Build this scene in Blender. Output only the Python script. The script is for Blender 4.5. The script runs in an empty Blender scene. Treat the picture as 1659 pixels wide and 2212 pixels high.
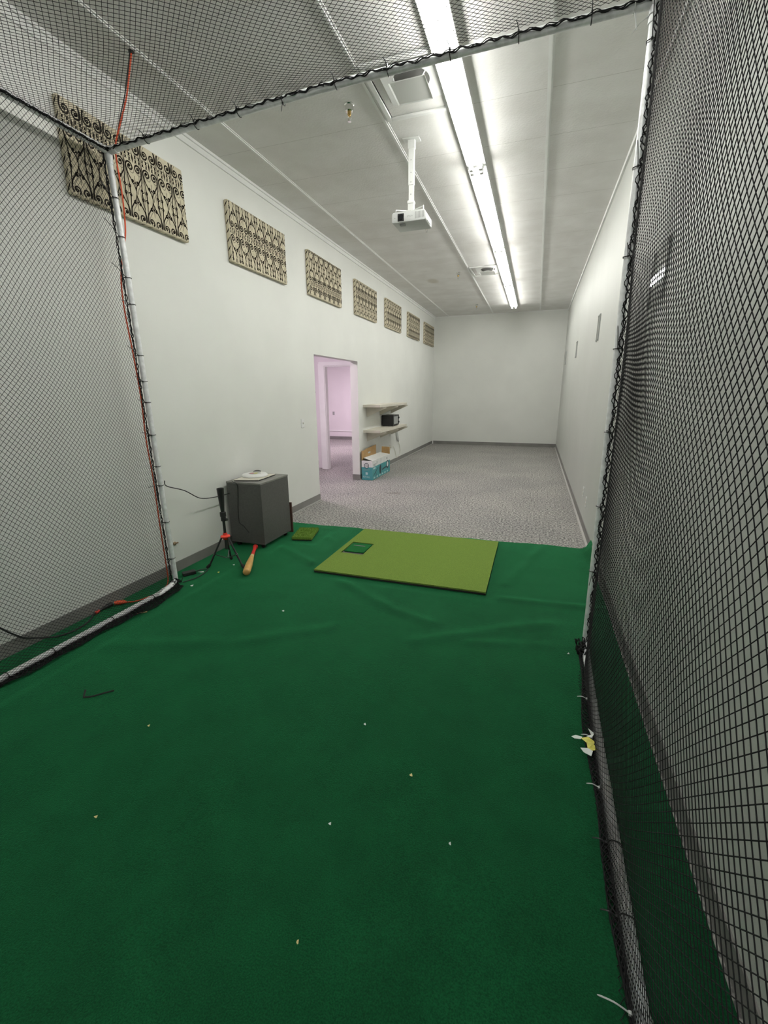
import bpy, bmesh, math, random
import numpy as np
from mathutils import Matrix, Vector, noise
PI = math.pi
sc = bpy.context.scene
COL = sc.collection
rnd = random.Random(7)

# ------------------------------------------------------------------ measured room (metres)
XL, XR, H, YB, YF = -2.898, 0.624, 3.572, 13.164, -4.8     # left wall, right wall, ceiling, far wall, wall behind the camera
EYE = 1.53

# ------------------------------------------------------------------ materials
def nt(m):
    m.use_nodes = True
    return m.node_tree, m.node_tree.nodes, m.node_tree.links

def mat(name, col, rough=0.6, metal=0.0, var=0.0, vscale=8.0, bump=0.0, bscale=80.0, spec=0.5, detail=3.0, col2=None, ramp=(0.35, 0.65), sheen=0.0):
    m = bpy.data.materials.new(name)
    t, n, l = nt(m)
    b = n['Principled BSDF']
    b.inputs['Base Color'].default_value = (*col, 1)
    b.inputs['Roughness'].default_value = rough
    b.inputs['Metallic'].default_value = metal
    b.inputs['Specular IOR Level'].default_value = spec
    if sheen: b.inputs['Sheen Weight'].default_value = sheen
    tc = n.new('ShaderNodeTexCoord')
    if var or col2:
        nz = n.new('ShaderNodeTexNoise'); nz.inputs['Scale'].default_value = vscale; nz.inputs['Detail'].default_value = detail
        l.new(tc.outputs['Object'], nz.inputs['Vector'])
        rp = n.new('ShaderNodeValToRGB')
        c2 = col2 or tuple(c * (1 - var) for c in col)
        c1 = col if col2 else tuple(min(1, c * (1 + var)) for c in col)
        rp.color_ramp.elements[0].position = ramp[0]; rp.color_ramp.elements[1].position = ramp[1]
        rp.color_ramp.elements[0].color = (*c2, 1); rp.color_ramp.elements[1].color = (*c1, 1)
        l.new(nz.outputs['Fac'], rp.inputs['Fac']); l.new(rp.outputs['Color'], b.inputs['Base Color'])
    if bump:
        nb = n.new('ShaderNodeTexNoise'); nb.inputs['Scale'].default_value = bscale; nb.inputs['Detail'].default_value = 4
        l.new(tc.outputs['Object'], nb.inputs['Vector'])
        bp = n.new('ShaderNodeBump'); bp.inputs['Strength'].default_value = bump; bp.inputs['Distance'].default_value = 0.01
        l.new(nb.outputs['Fac'], bp.inputs['Height']); l.new(bp.outputs['Normal'], b.inputs['Normal'])
    return m

def emis(name, col, strength):
    m = bpy.data.materials.new(name); t, n, l = nt(m)
    b = n['Principled BSDF']
    b.inputs['Base Color'].default_value = (0.8, 0.8, 0.8, 1)
    b.inputs['Emission Color'].default_value = (*col, 1); b.inputs['Emission Strength'].default_value = strength
    return m

M = {}
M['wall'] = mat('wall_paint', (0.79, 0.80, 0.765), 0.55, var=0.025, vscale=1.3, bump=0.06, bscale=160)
M['wallr'] = mat('grey_white_wall_paint', (0.55, 0.56, 0.53), 0.5, var=0.025, vscale=1.3, bump=0.06, bscale=160)  # wall paint darkened to hold down the light of the nearby lamps
M['hall'] = mat('hall_paint', (0.76, 0.73, 0.74), 0.6, var=0.02, vscale=1.5)
M['trimw'] = mat('white_trim_paint', (0.82, 0.83, 0.81), 0.45, var=0.02, vscale=5)
M['base'] = mat('grey_vinyl_base', (0.21, 0.205, 0.195), 0.5, var=0.08, vscale=5)
M['edge'] = mat('carpet_edge', (0.45, 0.44, 0.42), 0.7)  # pale tone painted in for the floor's reflection beside the baseboards
M['net'] = mat('black_netting_twine', (0.010, 0.010, 0.011), 0.75, spec=0.25)
M['pipe'] = mat('galvanised_pipe', (0.80, 0.81, 0.82), 0.36, metal=0.15, var=0.12, vscale=30)
M['tie'] = mat('black_nylon_tie', (0.012, 0.012, 0.013), 0.4)
M['tiew'] = mat('clear_nylon_tie', (0.55, 0.56, 0.55), 0.35)
M['orange'] = mat('orange_cord_rubber', (0.72, 0.085, 0.02), 0.45)
M['red'] = mat('red_plastic', (0.72, 0.05, 0.03), 0.35)
M['black'] = mat('black_plastic', (0.016, 0.016, 0.017), 0.45, var=0.15, vscale=20)
M['blackm'] = mat('black_painted_tube', (0.02, 0.021, 0.022), 0.35)
M['rubber'] = mat('black_foam_rubber', (0.018, 0.019, 0.017), 0.85, bump=0.3, bscale=300)
M['cab'] = mat('charcoal_laminate', (0.082, 0.082, 0.077), 0.5, var=0.10, vscale=60, bump=0.05, bscale=300)
M['cabtop'] = mat('worn_laminate_top', (0.20, 0.20, 0.185), 0.5, var=0.12, vscale=15)  # top board lighter than the charcoal sides
M['wood'] = mat('ash_bat_wood', (0.62, 0.36, 0.12), 0.35, var=0.16, vscale=9)
M['redtape'] = mat('red_grip_tape', (0.62, 0.03, 0.025), 0.55)
M['mat'] = mat('olive_turf_pile', (0.160, 0.245, 0.048), 0.95, var=0.22, vscale=260, bump=0.5, bscale=420, spec=0.1)
M['mats'] = mat('bright_turf_pile', (0.18, 0.31, 0.05), 0.95, var=0.35, vscale=200, bump=0.8, bscale=300, spec=0.1)
M['insert'] = mat('dark_turf_pile', (0.012, 0.12, 0.03), 0.95, var=0.3, vscale=240, bump=0.5, bscale=420, spec=0.1)
M['white'] = mat('white_plastic', (0.80, 0.81, 0.80), 0.35, var=0.02, vscale=20)
M['pjcase'] = mat('projector_plastic', (0.60, 0.61, 0.60), 0.4, var=0.02, vscale=20)
M['enamel'] = mat('white_enamel_metal', (0.83, 0.84, 0.82), 0.4)
M['grey'] = mat('grey_plastic', (0.33, 0.34, 0.33), 0.45)
M['dark'] = mat('dark_opening', (0.02, 0.02, 0.02), 0.6)
M['duct'] = mat('galvanised_duct', (0.075, 0.075, 0.07), 0.6)  # dark colour standing in for shade inside the duct
M['chrome'] = mat('chrome', (0.78, 0.78, 0.76), 0.14, metal=1.0)
M['brass'] = mat('brass', (0.62, 0.42, 0.16), 0.3, metal=1.0)
M['shelf'] = mat('almond_laminate', (0.66, 0.63, 0.54), 0.45, var=0.03, vscale=6)
M['card'] = mat('brown_cardboard', (0.48, 0.30, 0.13), 0.85, var=0.1, vscale=12)
M['teal'] = mat('teal_print', (0.075, 0.33, 0.35), 0.5, var=0.06, vscale=10)
M['boxw'] = mat('white_print', (0.78, 0.79, 0.77), 0.5, var=0.03, vscale=10)
M['ink'] = mat('navy_print', (0.025, 0.04, 0.055), 0.5)
M['pale'] = mat('pale_teal_print', (0.50, 0.68, 0.67), 0.5)
M['fabric'] = mat('cream_fabric', (0.66, 0.60, 0.45), 0.9, var=0.07, vscale=30, bump=0.15, bscale=500, spec=0.2)
M['scroll'] = mat('dark_scroll_print', (0.022, 0.017, 0.013), 0.85, spec=0.15)
M['scrollg'] = mat('grey_scroll_print', (0.30, 0.275, 0.21), 0.9, spec=0.15)
M['paper'] = mat('white_paper', (0.78, 0.80, 0.78), 0.7, var=0.03, vscale=40)
M['yellow'] = mat('yellow_print', (0.66, 0.60, 0.12), 0.6, var=0.12, vscale=60)
M['stick'] = mat('pale_wood_chip', (0.72, 0.58, 0.28), 0.7)
M['brown'] = mat('dark_brown_board', (0.075, 0.032, 0.022), 0.45, var=0.15, vscale=8)
M['lens'] = mat('lens_glass', (0.012, 0.013, 0.016), 0.08)
M['cable'] = mat('ivory_cable', (0.70, 0.68, 0.60), 0.45)
M['rust'] = mat('tan_wall_anchor', (0.33, 0.24, 0.15), 0.6)
M['pink'] = mat('pink_print', (0.55, 0.10, 0.14), 0.5)
M['lampback'] = M['enamel']
M['tube'] = emis('lit_fluorescent_tube', (1.0, 0.995, 0.94), 22.0)
M['pinklamp'] = emis('pink_lit_diffuser', (1.0, 0.81, 0.95), 26.0)

# carpet: cut-loop grey pile with bluish and warm flecks
def carpet():
    m = bpy.data.materials.new('grey_loop_carpet'); t, n, l = nt(m); b = n['Principled BSDF']
    b.inputs['Roughness'].default_value = 0.95; b.inputs['Specular IOR Level'].default_value = 0.1
    tc = n.new('ShaderNodeTexCoord')
    nz = n.new('ShaderNodeTexNoise'); nz.inputs['Scale'].default_value = 48; nz.inputs['Detail'].default_value = 3
    l.new(tc.outputs['Object'], nz.inputs['Vector'])
    rp = n.new('ShaderNodeValToRGB'); e = rp.color_ramp.elements
    e[0].position = 0.38; e[0].color = (0.13, 0.125, 0.125, 1)
    e[1].position = 0.62; e[1].color = (0.46, 0.445, 0.42, 1)
    k = e.new(0.5); k.color = (0.285, 0.278, 0.272, 1)
    l.new(nz.outputs['Fac'], rp.inputs['Fac'])
    n2 = n.new('ShaderNodeTexNoise'); n2.inputs['Scale'].default_value = 1.1; n2.inputs['Detail'].default_value = 2
    l.new(tc.outputs['Object'], n2.inputs['Vector'])
    r2 = n.new('ShaderNodeValToRGB'); r2.color_ramp.elements[0].color = (0.90, 0.90, 0.90, 1); r2.color_ramp.elements[1].color = (1.07, 1.06, 1.04, 1)
    r2.color_ramp.elements[0].position = 0.35; r2.color_ramp.elements[1].position = 0.65
    l.new(n2.outputs['Fac'], r2.inputs['Fac'])
    mx = n.new('ShaderNodeMixRGB'); mx.blend_type = 'MULTIPLY'; mx.inputs[0].default_value = 1
    l.new(rp.outputs['Color'], mx.inputs[1]); l.new(r2.outputs['Color'], mx.inputs[2])
    # a brown stain with a shape of its own by the doorway
    mp = n.new('ShaderNodeMapping'); mp.inputs['Location'].default_value = (2.0 / 0.28, -6.38 / 0.14, 0); mp.inputs['Scale'].default_value = (1 / 0.28, 1 / 0.14, 0)
    l.new(tc.outputs['Object'], mp.inputs['Vector'])
    ln = n.new('ShaderNodeVectorMath'); ln.operation = 'LENGTH'; l.new(mp.outputs['Vector'], ln.inputs[0])
    n3 = n.new('ShaderNodeTexNoise'); n3.inputs['Scale'].default_value = 14; l.new(tc.outputs['Object'], n3.inputs['Vector'])
    ad = n.new('ShaderNodeMath'); ad.operation = 'MULTIPLY_ADD'; ad.inputs[1].default_value = 2.2; l.new(n3.outputs['Fac'], ad.inputs[0]); l.new(ln.outputs['Value'], ad.inputs[2])
    r3 = n.new('ShaderNodeValToRGB'); r3.color_ramp.elements[0].position = 0.45; r3.color_ramp.elements[0].color = (0.45, 0.45, 0.45, 1)
    r3.color_ramp.elements[1].position = 0.75; r3.color_ramp.elements[1].color = (0, 0, 0, 1)
    hf = n.new('ShaderNodeMath'); hf.operation = 'MULTIPLY'; hf.inputs[1].default_value = 0.42; l.new(ad.outputs[0], hf.inputs[0]); l.new(hf.outputs[0], r3.inputs['Fac'])
    m2 = n.new('ShaderNodeMixRGB'); l.new(r3.outputs['Color'], m2.inputs[0]); l.new(mx.outputs[0], m2.inputs[1]); m2.inputs[2].default_value = (0.10, 0.085, 0.07, 1)
    l.new(m2.outputs[0], b.inputs['Base Color'])
    bp = n.new('ShaderNodeBump'); bp.inputs['Strength'].default_value = 0.6; bp.inputs['Distance'].default_value = 0.008
    l.new(nz.outputs['Fac'], bp.inputs['Height']); l.new(bp.outputs['Normal'], b.inputs['Normal'])
    return m
M['carpet'] = carpet()

def turf_mat():
    m = bpy.data.materials.new('green_indoor_turf'); t, n, l = nt(m); b = n['Principled BSDF']
    b.inputs['Roughness'].default_value = 0.9; b.inputs['Specular IOR Level'].default_value = 0.12
    b.inputs['Sheen Weight'].default_value = 1.0; b.inputs['Sheen Roughness'].default_value = 0.35; b.inputs['Sheen Tint'].default_value = (0.10, 0.80, 0.33, 1)
    tc = n.new('ShaderNodeTexCoord')
    a = n.new('ShaderNodeTexNoise'); a.inputs['Scale'].default_value = 230; a.inputs['Detail'].default_value = 3
    c = n.new('ShaderNodeTexNoise'); c.inputs['Scale'].default_value = 5; c.inputs['Detail'].default_value = 5; c.inputs['Roughness'].default_value = 0.65
    for q in (a, c): l.new(tc.outputs['Object'], q.inputs['Vector'])
    r = n.new('ShaderNodeValToRGB'); r.color_ramp.elements[0].position = 0.3; r.color_ramp.elements[1].position = 0.7
    r.color_ramp.elements[0].color = (0.0018, 0.036, 0.011, 1); r.color_ramp.elements[1].color = (0.005, 0.076, 0.025, 1)
    l.new(a.outputs['Fac'], r.inputs['Fac'])
    r2 = n.new('ShaderNodeValToRGB'); r2.color_ramp.elements[0].position = 0.35; r2.color_ramp.elements[1].position = 0.68
    r2.color_ramp.elements[0].color = (0.84, 0.84, 0.84, 1); r2.color_ramp.elements[1].color = (1.1, 1.1, 1.1, 1)
    l.new(c.outputs['Fac'], r2.inputs['Fac'])
    mx = n.new('ShaderNodeMixRGB'); mx.blend_type = 'MULTIPLY'; mx.inputs[0].default_value = 1
    l.new(r.outputs['Color'], mx.inputs[1]); l.new(r2.outputs['Color'], mx.inputs[2]); l.new(mx.outputs[0], b.inputs['Base Color'])
    bp = n.new('ShaderNodeBump'); bp.inputs['Strength'].default_value = 0.5; bp.inputs['Distance'].default_value = 0.006
    l.new(a.outputs['Fac'], bp.inputs['Height']); l.new(bp.outputs['Normal'], b.inputs['Normal'])
    return m
M['turf'] = turf_mat()

def ceil_mat():
    m = bpy.data.materials.new('textured_ceiling_board'); t, n, l = nt(m); b = n['Principled BSDF']
    b.inputs['Roughness'].default_value = 0.8; b.inputs['Specular IOR Level'].default_value = 0.2
    tc = n.new('ShaderNodeTexCoord'); sp = n.new('ShaderNodeSeparateXYZ'); l.new(tc.outputs['Object'], sp.inputs[0])
    # board joints every 0.631 m along the room
    o = n.new('ShaderNodeMath'); o.operation = 'ADD'; o.inputs[1].default_value = 100 * 0.631 - 3.27
    l.new(sp.outputs['Y'], o.inputs[0])
    d = n.new('ShaderNodeMath'); d.operation = 'DIVIDE'; d.inputs[1].default_value = 0.631; l.new(o.outputs[0], d.inputs[0])
    f = n.new('ShaderNodeMath'); f.operation = 'FRACT'; l.new(d.outputs[0], f.inputs[0])
    lt = n.new('ShaderNodeMath'); lt.operation = 'LESS_THAN'; lt.inputs[1].default_value = 0.007; l.new(f.outputs[0], lt.inputs[0])
    nz = n.new('ShaderNodeTexNoise'); nz.inputs['Scale'].default_value = 3; nz.inputs['Detail'].default_value = 3; l.new(tc.outputs['Object'], nz.inputs['Vector'])
    r = n.new('ShaderNodeValToRGB'); r.color_ramp.elements[0].color = (0.75, 0.74, 0.715, 1); r.color_ramp.elements[1].color = (0.82, 0.815, 0.795, 1)
    r.color_ramp.elements[0].position = 0.35; r.color_ramp.elements[1].position = 0.65
    l.new(nz.outputs['Fac'], r.inputs['Fac'])
    mx = n.new('ShaderNodeMixRGB'); l.new(r.outputs['Color'], mx.inputs[1]); mx.inputs[2].default_value = (0.50, 0.49, 0.46, 1)
    sc2 = n.new('ShaderNodeMath'); sc2.operation = 'MULTIPLY'; sc2.inputs[1].default_value = 0.75; l.new(lt.outputs[0], sc2.inputs[0]); l.new(sc2.outputs[0], mx.inputs[0])
    # an old tan water stain
    mp = n.new('ShaderNodeMapping'); mp.inputs['Location'].default_value = (2.05 / 0.13, -9.05 / 0.22, 0); mp.inputs['Scale'].default_value = (1 / 0.13, 1 / 0.22, 0)
    l.new(tc.outputs['Object'], mp.inputs['Vector'])
    ln = n.new('ShaderNodeVectorMath'); ln.operation = 'LENGTH'; l.new(mp.outputs['Vector'], ln.inputs[0])
    r3 = n.new('ShaderNodeValToRGB'); r3.color_ramp.elements[0].position = 0.5; r3.color_ramp.elements[0].color = (0.4, 0.4, 0.4, 1); r3.color_ramp.elements[1].position = 1.0; r3.color_ramp.elements[1].color = (0, 0, 0, 1)
    l.new(ln.outputs['Value'], r3.inputs['Fac'])
    m2 = n.new('ShaderNodeMixRGB'); l.new(r3.outputs['Color'], m2.inputs[0]); l.new(mx.outputs[0], m2.inputs[1]); m2.inputs[2].default_value = (0.42, 0.36, 0.24, 1)
    l.new(m2.outputs[0], b.inputs['Base Color'])
    nb = n.new('ShaderNodeTexNoise'); nb.inputs['Scale'].default_value = 60; nb.inputs['Detail'].default_value = 5; l.new(tc.outputs['Object'], nb.inputs['Vector'])
    bp = n.new('ShaderNodeBump'); bp.inputs['Strength'].default_value = 0.22; bp.inputs['Distance'].default_value = 0.01
    l.new(nb.outputs['Fac'], bp.inputs['Height']); l.new(bp.outputs['Normal'], b.inputs['Normal'])
    return m
M['ceil'] = ceil_mat()

def acrylic():
    m = bpy.data.materials.new('clear_acrylic'); t, n, l = nt(m)
    n.remove(n['Principled BSDF']); out = n['Material Output']
    tr = n.new('ShaderNodeBsdfTransparent'); tr.inputs[0].default_value = (0.985, 0.99, 0.985, 1)
    gl = n.new('ShaderNodeBsdfGlossy'); gl.inputs['Roughness'].default_value = 0.03
    fr = n.new('ShaderNodeFresnel'); fr.inputs[0].default_value = 1.49
    ge = n.new('ShaderNodeNewGeometry'); iv = n.new('ShaderNodeMath'); iv.operation = 'SUBTRACT'; iv.inputs[0].default_value = 1; l.new(ge.outputs['Backfacing'], iv.inputs[1])
    fm = n.new('ShaderNodeMath'); fm.operation = 'MULTIPLY'; l.new(fr.outputs[0], fm.inputs[0]); l.new(iv.outputs[0], fm.inputs[1])
    mx = n.new('ShaderNodeMixShader'); l.new(fm.outputs[0], mx.inputs[0]); l.new(tr.outputs[0], mx.inputs[1]); l.new(gl.outputs[0], mx.inputs[2])
    l.new(mx.outputs[0], out.inputs[0])
    return m
M['acrylic'] = acrylic()

# ------------------------------------------------------------------ mesh builder
class MB:
    def __init__(s): s.v = []; s.f = []; s.mi = []
    def add(s, vs, fs, mi=0):
        o = len(s.v); s.v += [tuple(map(float, p)) for p in vs]
        for f in fs: s.f.append(tuple(i + o for i in f)); s.mi.append(mi)
        return s
    def box(s, x0, x1, y0, y1, z0, z1, mi=0):
        x0, x1 = sorted((x0, x1)); y0, y1 = sorted((y0, y1)); z0, z1 = sorted((z0, z1))
        v = [(x0, y0, z0), (x1, y0, z0), (x1, y1, z0), (x0, y1, z0), (x0, y0, z1), (x1, y0, z1), (x1, y1, z1), (x0, y1, z1)]
        return s.add(v, [(0, 3, 2, 1), (4, 5, 6, 7), (0, 1, 5, 4), (1, 2, 6, 5), (2, 3, 7, 6), (3, 0, 4, 7)], mi)
    def prism(s, poly, ax, a, b, mi=0):
        """poly: 2-D outline in the two axes other than ax, extruded from a to b along ax"""
        def P(p, k):
            q = list(p); q.insert(ax, k); return tuple(q)
        n = len(poly); v = [P(p, a) for p in poly] + [P(p, b) for p in poly]
        f = [tuple(range(n - 1, -1, -1)), tuple(range(n, 2 * n))] + [(i, (i + 1) % n, (i + 1) % n + n, i + n) for i in range(n)]
        return s.add(v, f, mi)
    def tube(s, path, r, n=8, mi=0, caps=True, closed=False):
        P = [Vector(p) for p in path]; m = len(P)
        rr = list(r) if hasattr(r, '__len__') else [r] * m
        T = []
        for i in range(m):
            if closed: d = P[(i + 1) % m] - P[i - 1]
            else: d = P[min(i + 1, m - 1)] - P[max(i - 1, 0)]
            T.append(d.normalized() if d.length > 1e-9 else Vector((0, 0, 1)))
        up = Vector((0, 0, 1)) if abs(T[0].z) < 0.9 else Vector((1, 0, 0))
        u = (up - T[0] * up.dot(T[0])).normalized(); vs = []
        for i in range(m):
            u = (u - T[i] * u.dot(T[i]))
            u = u.normalized() if u.length > 1e-6 else T[i].orthogonal().normalized()
            w = T[i].cross(u)
            for k in range(n):
                a = 2 * PI * k / n; vs.append(P[i] + (u * math.cos(a) + w * math.sin(a)) * rr[i])
        fs = []
        for i in range(m if closed else m - 1):
            j = (i + 1) % m
            for k in range(n):
                k2 = (k + 1) % n; fs.append((i * n + k, i * n + k2, j * n + k2, j * n + k))
        if caps and not closed: fs += [tuple(range(n - 1, -1, -1)), tuple(range((m - 1) * n, m * n))]
        return s.add(vs, fs, mi)
    def lathe(s, prof, c=(0, 0, 0), axis='Z', n=24, mi=0):
        """profile of (radius, height) turned about an axis through c"""
        vs = []
        for r, h in prof:
            for k in range(n):
                a = 2 * PI * k / n; p = (r * math.cos(a), r * math.sin(a), h)
                if axis == 'X': p = (p[2], p[0], p[1])
                if axis == 'Y': p = (p[0], p[2], p[1])
                vs.append((c[0] + p[0], c[1] + p[1], c[2] + p[2]))
        m = len(prof); fs = []
        for i in range(m - 1):
            for k in range(n):
                k2 = (k + 1) % n; fs.append((i * n + k, i * n + k2, (i + 1) * n + k2, (i + 1) * n + k))
        fs += [tuple(range(n - 1, -1, -1)), tuple(range((m - 1) * n, m * n))]
        return s.add(vs, fs, mi)
    def ribbon(s, pts, w, to3, mi=0, clip=None):
        """flat strip along 2-D points with widths w; to3 maps (u, v) to space"""
        m = len(pts); L = []; R = []
        for i in range(m):
            a = pts[max(i - 1, 0)]; b = pts[min(i + 1, m - 1)]
            dx, dy = b[0] - a[0], b[1] - a[1]; q = math.hypot(dx, dy) or 1e-9
            nx, ny = -dy / q, dx / q; ww = w[i] if hasattr(w, '__len__') else w
            L.append((pts[i][0] + nx * ww / 2, pts[i][1] + ny * ww / 2)); R.append((pts[i][0] - nx * ww / 2, pts[i][1] - ny * ww / 2))
        for i in range(m - 1):
            q = [L[i], R[i], R[i + 1], L[i + 1]]
            if clip and any(not (clip[0] < p[0] < clip[1] and clip[2] < p[1] < clip[3]) for p in q): continue
            s.add([to3(*p) for p in q], [(0, 1, 2, 3)], mi)
        return s
    def text(s, body, size, to3, mi=0, extrude=0.0):
        cu = bpy.data.curves.new('lettering', 'FONT'); cu.body = body; cu.size = size; cu.align_x = 'CENTER'; cu.align_y = 'CENTER'; cu.resolution_u = 3
        o = bpy.data.objects.new('lettering', cu); COL.objects.link(o)
        me = bpy.data.meshes.new_from_object(o.evaluated_get(bpy.context.evaluated_depsgraph_get()))
        s.add([to3(v.co.x, v.co.y) for v in me.vertices], [tuple(p.vertices) for p in me.polygons], mi)
        bpy.data.objects.remove(o); bpy.data.curves.remove(cu); bpy.data.meshes.remove(me)
        return s
    def mesh(s, name, mats, off=(0, 0, 0), smooth=None, bevel=0.0, seg=2):
        me = bpy.data.meshes.new(name)
        me.from_pydata([(p[0] - off[0], p[1] - off[1], p[2] - off[2]) for p in s.v], [], s.f)
        for m in mats: me.materials.append(m)
        me.polygons.foreach_set('material_index', s.mi); me.update()
        bm = bmesh.new(); bm.from_mesh(me)
        if bevel:
            bmesh.ops.remove_doubles(bm, verts=bm.verts, dist=1e-6)
            bmesh.ops.bevel(bm, geom=[e for e in bm.edges if len(e.link_faces) == 2 and e.calc_face_angle(0) > 0.5], offset=bevel, segments=seg, affect='EDGES', profile=0.5, clamp_overlap=True)
        bmesh.ops.recalc_face_normals(bm, faces=bm.faces)
        bm.to_mesh(me); bm.free()
        if smooth is not None:
            me.polygons.foreach_set('use_smooth', [True] * len(me.polygons)); me.set_sharp_from_angle(angle=math.radians(smooth))
        return me

def wloc(o):
    v = Vector((0, 0, 0))
    while o is not None: v += o.location; o = o.parent
    return v

def tag(o, label=None, cat=None, group=None, kind=None):
    if label: o['label'] = label
    if cat: o['category'] = cat
    if group: o['group'] = group
    if kind: o['kind'] = kind
    return o

def thing(name, loc, label, cat, group=None):
    o = bpy.data.objects.new(name, None); o.location = loc; o.empty_display_size = 0.1; COL.objects.link(o)
    return tag(o, label, cat, group)

def part(name, mb, m, parent, smooth=None, bevel=0.0, label=None, seg=2):
    mats = m if isinstance(m, (list, tuple)) else [m]
    o = bpy.data.objects.new(name, mb.mesh(name, mats, wloc(parent), smooth, bevel, seg)); o.parent = parent; COL.objects.link(o)
    if label: o['label'] = label
    return o

def single(name, mb, m, label, cat, group=None, smooth=None, bevel=0.0, kind=None):
    mats = m if isinstance(m, (list, tuple)) else [m]
    a = np.array(mb.v); c = ((a[:, 0].min() + a[:, 0].max()) / 2, (a[:, 1].min() + a[:, 1].max()) / 2, a[:, 2].min())
    o = bpy.data.objects.new(name, mb.mesh(name, mats, c, smooth, bevel)); o.location = c; COL.objects.link(o)
    return tag(o, label, cat, group, kind)

def struct(name, mb, m, parent=None, smooth=None, bevel=0.0):
    mats = m if isinstance(m, (list, tuple)) else [m]
    o = bpy.data.objects.new(name, mb.mesh(name, mats, (0, 0, 0), smooth, bevel)); COL.objects.link(o)
    if parent: o.parent = parent
    else: o['kind'] = 'structure'
    return o

def copy_tree(o, loc, label, group=None, parent=None):
    c = o.copy(); COL.objects.link(c)
    if parent is None:
        c.location = loc; c['label'] = label
        if group: c['group'] = group
    else: c.parent = parent
    for ch in list(o.children): copy_tree(ch, None, None, None, c)
    return c

def spline(pts, n=8):
    P = [Vector(p) for p in pts]; out = []
    for i in range(len(P) - 1):
        p0 = P[max(i - 1, 0)]; p1 = P[i]; p2 = P[i + 1]; p3 = P[min(i + 2, len(P) - 1)]
        for k in range(n):
            t = k / n
            out.append(0.5 * ((2 * p1) + (p2 - p0) * t + (2 * p0 - 5 * p1 + 4 * p2 - p3) * t * t + (3 * p1 - p0 - 3 * p2 + p3) * t ** 3))
    out.append(P[-1]); return out

# ------------------------------------------------------------------ room shell
DY0, DY1, DZ = 5.625, 7.205, 2.03          # doorway in the left wall
XW = -3.035                                 # back of the left wall
struct('floor', MB().box(-7.4, XR + 0.15, YF - 0.1, 13.9, -0.1, 0.0), M['carpet'])
struct('ceiling', MB().box(XL - 0.15, XR + 0.15, YF - 0.1, YB + 0.1, H, H + 0.1), M['ceil'])
w = MB(); w.box(XW, XL, YF - 0.1, DY0, 0, H); w.box(XW, XL, DY1, 13.9, 0, H); w.box(XW, XL, DY0, DY1, DZ, H)
struct('wall_left', w, M['wall'])
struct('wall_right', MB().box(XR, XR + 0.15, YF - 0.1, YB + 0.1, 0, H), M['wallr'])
struct('wall_back', MB().box(XL, XR, YB, YB + 0.15, 0, H), M['wall'])
struct('wall_front', MB().box(XL, XR, YF - 0.15, YF, 0, H), M['wall'])
struct('baseboard_left', MB().box(XL, XL + 0.007, YF, DY0, 0.0, 0.095).box(XL, XL + 0.007, DY1, YB, 0, 0.095).box(XW, XL + 0.007, DY1 - 0.006, DY1, 0, 0.1).box(XW, XL, DY0, DY0 + 0.006, 0, 0.1), M['base'])
struct('baseboard_right', MB().box(XR - 0.007, XR, YF, YB, 0, 0.095), M['base'])
struct('baseboard_back', MB().box(XL + 0.007, XR - 0.007, YB - 0.007, YB, 0, 0.095), M['base'])
struct('trim_1', MB().box(XL + 0.007, XL + 0.022, 4.5, DY0, 0, 0.012).box(XL + 0.007, XL + 0.022, DY1, YB, 0, 0.012), M['edge'])  # pale floor reflection along the left baseboard, built as a thin strip
struct('trim_2', MB().box(XR - 0.03, XR - 0.007, 4.52, YB, 0, 0.012), M['edge'])  # same reflected light line, modelled as a strip at the right wall
struct('trim_3', MB().prism([(XL, H - 0.066), (XL + 0.012, H - 0.066), (XL + 0.022, H - 0.05), (XL + 0.022, H), (XL, H)], 1, YF, YB, 0) if False else
       MB().box(XL, XL + 0.014, YF, YB, H - 0.066, H).box(XL + 0.014, XL + 0.028, YF, YB, H - 0.022, H), M['trimw'])
struct('trim_4', MB().box(XR - 0.02, XR, YF, YB, H - 0.045, H), M['trimw'])
for k, x in enumerate((-2.505, -1.286, -0.078)):
    b = MB().box(x - 0.018, x + 0.018, YF, YB, H - 0.005, H).box(x - 0.006, x + 0.006, YF, YB, H - 0.011, H - 0.005)
    struct('trim_%d' % (5 + k), b, M['trimw'])
struct('trim_8', MB().box(XL, XR, YB - 0.012, YB, H - 0.02, H), M['trimw'])
# white corner stub at the far left corner of the baseboard
struct('trim_9', MB().box(XL + 0.007, XL + 0.03, YB - 0.03, YB - 0.007, 0, 0.11), M['trimw'])

# hall and the room beyond it, lit pink
HC = 2.72
hw = MB()
hw.box(-5.2, -5.1, 3.4, 8.5, 0, HC); hw.box(-5.2, XW, 3.3, 3.4, 0, HC)
hw.box(-7.3, -4.20, 8.5, 8.6, 0, HC)                   # wall facing the doorway, left of the inner opening
hw.box(-4.22, -4.10, 8.2, 8.5, 0, HC); hw.box(-4.10, XW, 8.1, 8.2, 2.066, HC)
struct('wall_hall', hw, M['hall'])
rw = MB().box(-7.4, -7.3, 8.5, 13.7, 0, HC).box(-7.3, XW, 13.6, 13.7, 0, HC)
struct('wall_beyond', rw, M['hall'])
struct('ceiling_hall', MB().box(-7.4, XW, 3.3, 13.7, HC, HC + 0.1), M['hall'])
struct('baseboard_hall', MB().box(-5.1, -4.22, 8.493, 8.5, 0, 0.1).box(-7.3, XW, 13.593, 13.6, 0, 0.1), M['base'])
struct('trim_10', MB().box(-7.3, XW, 13.58, 13.6, 0.27, 0.30), M['trimw'])
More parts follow.
